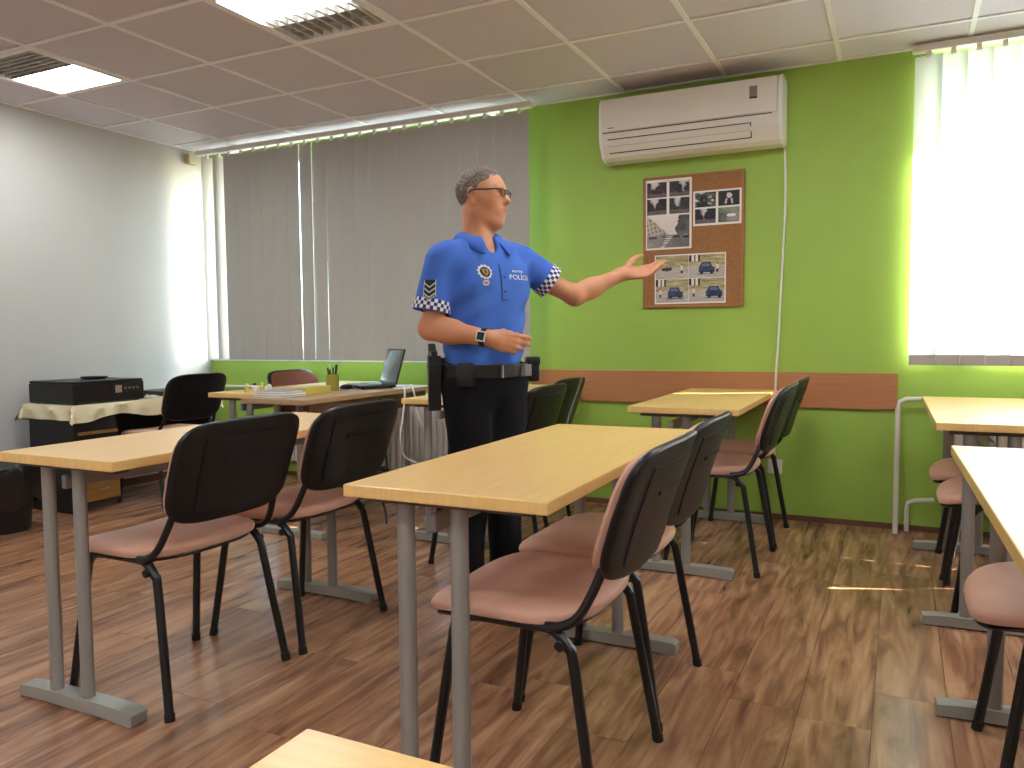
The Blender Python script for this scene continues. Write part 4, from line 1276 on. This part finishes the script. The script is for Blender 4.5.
# lettering on his left breast
def lettering(txt, size, origin, shear=0.0):
    cu = bpy.data.curves.new('txt', 'FONT'); cu.body = txt; cu.size = size; cu.align_x = 'CENTER'; cu.extrude = 0; cu.resolution_u = 2
    to = bpy.data.objects.new('txt', cu); COL.objects.link(to)
    dg = bpy.context.evaluated_depsgraph_get(); dg.update()
    me = bpy.data.meshes.new_from_object(to.evaluated_get(dg))
    bpy.data.objects.remove(to)
    bm = bmesh.new(); bm.from_mesh(me); bmesh.ops.triangulate(bm, faces=bm.faces[:]); bm.verts.index_update()
    v = [tuple(onto(origin + Bl * p.co.x * 1.12 + Bz * p.co.y, -Bf, .0030)) for p in bm.verts]
    f = [[q.index for q in p.verts] for p in bm.faces]; bm.free(); bpy.data.meshes.remove(me)
    n0 = len(v); v2 = [tuple(np.array(p) - Bf * .001) for p in v]
    o = ob('lettering', G().add(v + v2, f + [tuple(q + n0 for q in reversed(t)) for t in f]), 'check_white', sh)
    return o
lettering('POLÍCIA', .028, B3(.25, .082, 1.272))
lettering('MESTSKÁ', .012, B3(.25, .070, 1.300))
# rank patch with chevrons on the outside of his right sleeve
CO = shR + (slR - shR) * .55 + np.array((-.055, -.20, 0)); cd = unit(shR + (slR - shR) * .55 - CO + np.array((0, 0, 0)))
cxv = unit(np.cross(cd, (0, 0, 1)))
ck = patch('rank_patch', 'patch_black', [[(-.023, .036), (.023, .036), (.023, -.022), (0, -.040), (-.023, -.022)]], CO, cxv, Bz, cd, .0022, sh, 4)
def chev(z, h_): return [[(-.021, z), (0, z - .016), (0, z - .016 + h_), (-.021, z + h_)], [(0, z - .016), (.021, z), (.021, z + h_), (0, z - .016 + h_)]]
for z in (-.016, .003, .022): patch('chevron', 'patch_silver', chev(z, .005), CO, cxv, Bz, cd, .0036, ck, 3)
patch('patch_edge', 'patch_silver', [[(-.0235, .036), (-.0215, .036), (-.0215, -.022), (-.0235, -.022)], [(.0215, .036), (.0235, .036), (.0235, -.022), (.0215, -.022)],
      [(-.0235, -.022), (0, -.040), (0, -.0375), (-.0235, -.0195)], [(0, -.040), (.0235, -.022), (.0235, -.0195), (0, -.0375)]], CO, cxv, Bz, cd, .0032, ck, 3)

# ---- trousers, belt, shoes
tr = pelvis(.012) + leg(1, .010) + leg(-1, .010)
def tr_fn(P):
    d = sdf(tr, P); u = P @ BM.T
    d = d + .004 * np.sin(34 * (u[:, 2] + .7 * u[:, 1]) + 1.5 * np.sin(12 * u[:, 2])) * np.clip((.86 - u[:, 2]) * 4, 0, 1)
    return np.maximum(np.maximum(d, P[:, 2] - .965), .035 - P[:, 2])
V_, F_ = surf(None, (-.26, -.26, .02), (.28, .26, .99), .0045, tr_fn)
mat('trouser_black', (17, 17, 22), .85, spec=.2, bump=(500, .15))
trs = np_mesh('trousers', V_, F_, 'trouser_black', person)
def belt_fn(P):
    u = P @ BM.T
    d = np.linalg.norm((u - (-.002, 0, .925))[:, :2] / (.139, .187), axis=1)
    d = (d - 1) * .15
    return np.maximum(np.maximum(d, np.abs(P[:, 2] - .925) - .027), -d - .010)
V_, F_ = surf(None, (-.25, -.25, .88), (.25, .25, .97), .0035, belt_fn)
mat('belt_black', (14, 14, 15), .5, spec=.45)
bl = np_mesh('belt', V_, F_, 'belt_black', person)
def on_belt(f_, l_):           # a point on the belt line in the person frame plus the outward direction
    k = math.sqrt((f_ / .139) ** 2 + (l_ / .187) ** 2)
    p = B3(f_ / k, l_ / k, .925); o = unit(Bf * (f_ / .139 ** 2) + Bl * (l_ / .187 ** 2)); return p, o
def placed(g, p, o, tilt=0):
    side = np.cross((0, 0, 1), o)
    M = Matrix((Vector(side), Vector(-o), Vector((0, 0, 1)))).transposed().to_4x4(); M.translation = Vector(p)
    return g.xf(M @ Matrix.Rotation(tilt, 4, 'Y'))
p, o_ = on_belt(1, .02); ob('buckle', placed(G().box(-.03, .03, -.010, .004, -.026, .026, .004), p, o_), 'black_metal', bl)
ob('buckle_clip', placed(G().box(-.034, -.030, -.012, .002, -.024, .024), p, o_), 'silver', bl)
p, o_ = on_belt(1, .95)
for k in range(4): ob('grey_loop', placed(G().box(-.032 + k * .017, -.020 + k * .017, -.016, .004, -.024, .022, .003), p, o_), 'display', bl)
p, o_ = on_belt(.35, 1.35); ob('pouch', placed(G().box(-.03, .03, -.045, .004, -.05, .045, .010), p, o_), 'belt_black', bl, True)
ob('pouch_flap', placed(G().box(-.032, .032, -.048, .004, .015, .050, .008), p, o_), 'black_metal', bl, True)
p, o_ = on_belt(.55, -1.0); ob('pouch', placed(G().box(-.032, .032, -.035, .004, -.055, .035, .008), p, o_), 'belt_black', bl, True)
# holster with pistol grip on his right hip
p, o_ = on_belt(-.35, -1.2)
hol = ob('holster', placed(G().prism([(-.034, .06), (.036, .06), (.040, .0), (.032, -.06), (.024, -.15), (-.020, -.15), (-.028, -.06)], 'y', -.050, -.004), p, o_), 'belt_black', bl)
ob('pistol_grip', placed(G().prism([(-.020, .055), (-.028, .075), (-.075, .105), (-.085, .085), (-.060, .045), (-.030, .030)], 'y', -.042, -.014), p, o_), 'black_metal', hol)
ob('pistol_slide', placed(G().box(-.040, .034, -.040, -.016, .055, .078, .003), p, o_), 'black_metal', hol)
ob('holster_strap', placed(G().box(-.040, .042, -.053, -.003, .012, .028, .002), p, o_), 'black_metal', hol)
p, o_ = on_belt(-.8, -.9); ob('pouch', placed(G().box(-.03, .03, -.04, .004, -.07, .05, .008), p, o_), 'belt_black', bl, True)
mat('shoe_black', (12, 12, 13), .3, spec=.5)
for s_ in (1, -1):
    c0 = B3(-.012, .092 * s_, 0)
    d0 = unit(Bf + Bl * .15 * s_); l0 = np.cross((0, 0, 1), d0); SM = np.array([d0, l0, Bz])
    sp = [rc(c0 + d0 * -.055 + (0, 0, .046), c0 + d0 * .10 + (0, 0, .040), .040, .042, .03), el(c0 + d0 * .14 + (0, 0, .036), (.065, .046, .034), SM, .03),
          rc(c0 + (0, 0, .05), c0 + (0, 0, .12), .048, .05, .03)]
    def shoe_fn(P, sp=sp): return np.maximum(sdf(sp, P), .012 - P[:, 2])
    V_, F_ = surf(None, c0 + (-.22, -.22, 0), c0 + (.22, .22, .2), .006, shoe_fn)
    so = np_mesh('shoe', V_, F_, 'shoe_black', person)
    ou = []
    for k in range(20):
        a = 2 * PI * k / 20; ou.append((c0 + d0 * (.045 + .155 * math.cos(a)) + l0 * .047 * math.sin(a) * (1.06 if math.cos(a) > 0 else .9))[:2])
    ob('sole', G().prism([tuple(q_) for q_ in ou], 'z', 0, .016), 'rubber', so)

# ---- glasses
mat('frame_dark', (44, 24, 22), .35); 
gl = ob('glasses', G().tube([H(.107, -.008, .022), H(.111, 0, .025), H(.107, .008, .022)], .0026, 6), 'frame_dark', person)
for s_ in (1, -1):
    rim = [H(.106 - .10 * abs(math.cos(a) * .022 + .030) ** 1.0 * .18, s_ * (.031 + .0225 * math.cos(a)), .012 + (.0165 if math.sin(a) < 0 else .0140) * math.sin(a)) for a in np.linspace(0, 2 * PI, 21)[:-1]]
    ob('rim', G().tube(rim, .0023, 6, closed=True), 'frame_dark', gl)
    cen = np.mean(rim, axis=0)
    ob('lens', G().add([tuple(p) for p in rim] + [tuple(np.array(cen) + Hf * .0015)], [(k, (k + 1) % 20, 20) for k in range(20)]), 'lens_glass', gl)
    ob('temple', G().tube([H(.100, .055 * s_, .021), H(.092, .066 * s_, .022), H(.06, .0735 * s_, .022), H(.01, .0815 * s_, .024), H(-.015, .084 * s_, .020), H(-.028, .084 * s_, .0)], .0030, 6, smooth=3), 'frame_dark', gl)
# ---- wrist watch on his right wrist
wc = wrR - (wrR - elR) * .085; wa = unit(wrR - elR); n1 = unit(np.cross(wa, (0, 0, 1))); n2 = np.cross(n1, wa)
mat('watch_strap', (30, 22, 18), .5)
st_ = [wc + (n1 * math.cos(a) * .0315 + n2 * math.sin(a) * .0325) for a in np.linspace(0, 2 * PI, 29)[:-1]]
g = G(); v = []; f = []
for p_ in st_:
    r_ = unit(p_ - wc)
    for (a_, b_) in ((-.010, 0), (.010, 0), (.010, .003), (-.010, .003)): v.append(p_ + wa * a_ + r_ * b_)
for k in range(28):
    for q_ in range(4): f.append((k * 4 + q_, k * 4 + (q_ + 1) % 4, ((k + 1) % 28) * 4 + (q_ + 1) % 4, ((k + 1) % 28) * 4 + q_))
wt = ob('watch', g.add(v, f), 'watch_strap', person, True)
od = unit(np.array((.05, -1, .05)) - wa * (np.array((.05, -1, .05)) @ wa)); sd_ = np.cross(wa, od)
def wbox(a, b, t0, t1):
    vv = [wc + wa * x_ + sd_ * y_ + od * z_ for z_ in (t0, t1) for y_ in (-b, b) for x_ in (-a, a)]
    return G().add(vv, [(0, 2, 3, 1), (4, 5, 7, 6), (0, 1, 5, 4), (2, 6, 7, 3), (0, 4, 6, 2), (1, 3, 7, 5)])
cs = ob('watch_case', wbox(.018, .019, .028, .040), 'silver', wt)
ob('watch_dial', wbox(.0135, .0145, .040, .0408), 'patch_black', cs)
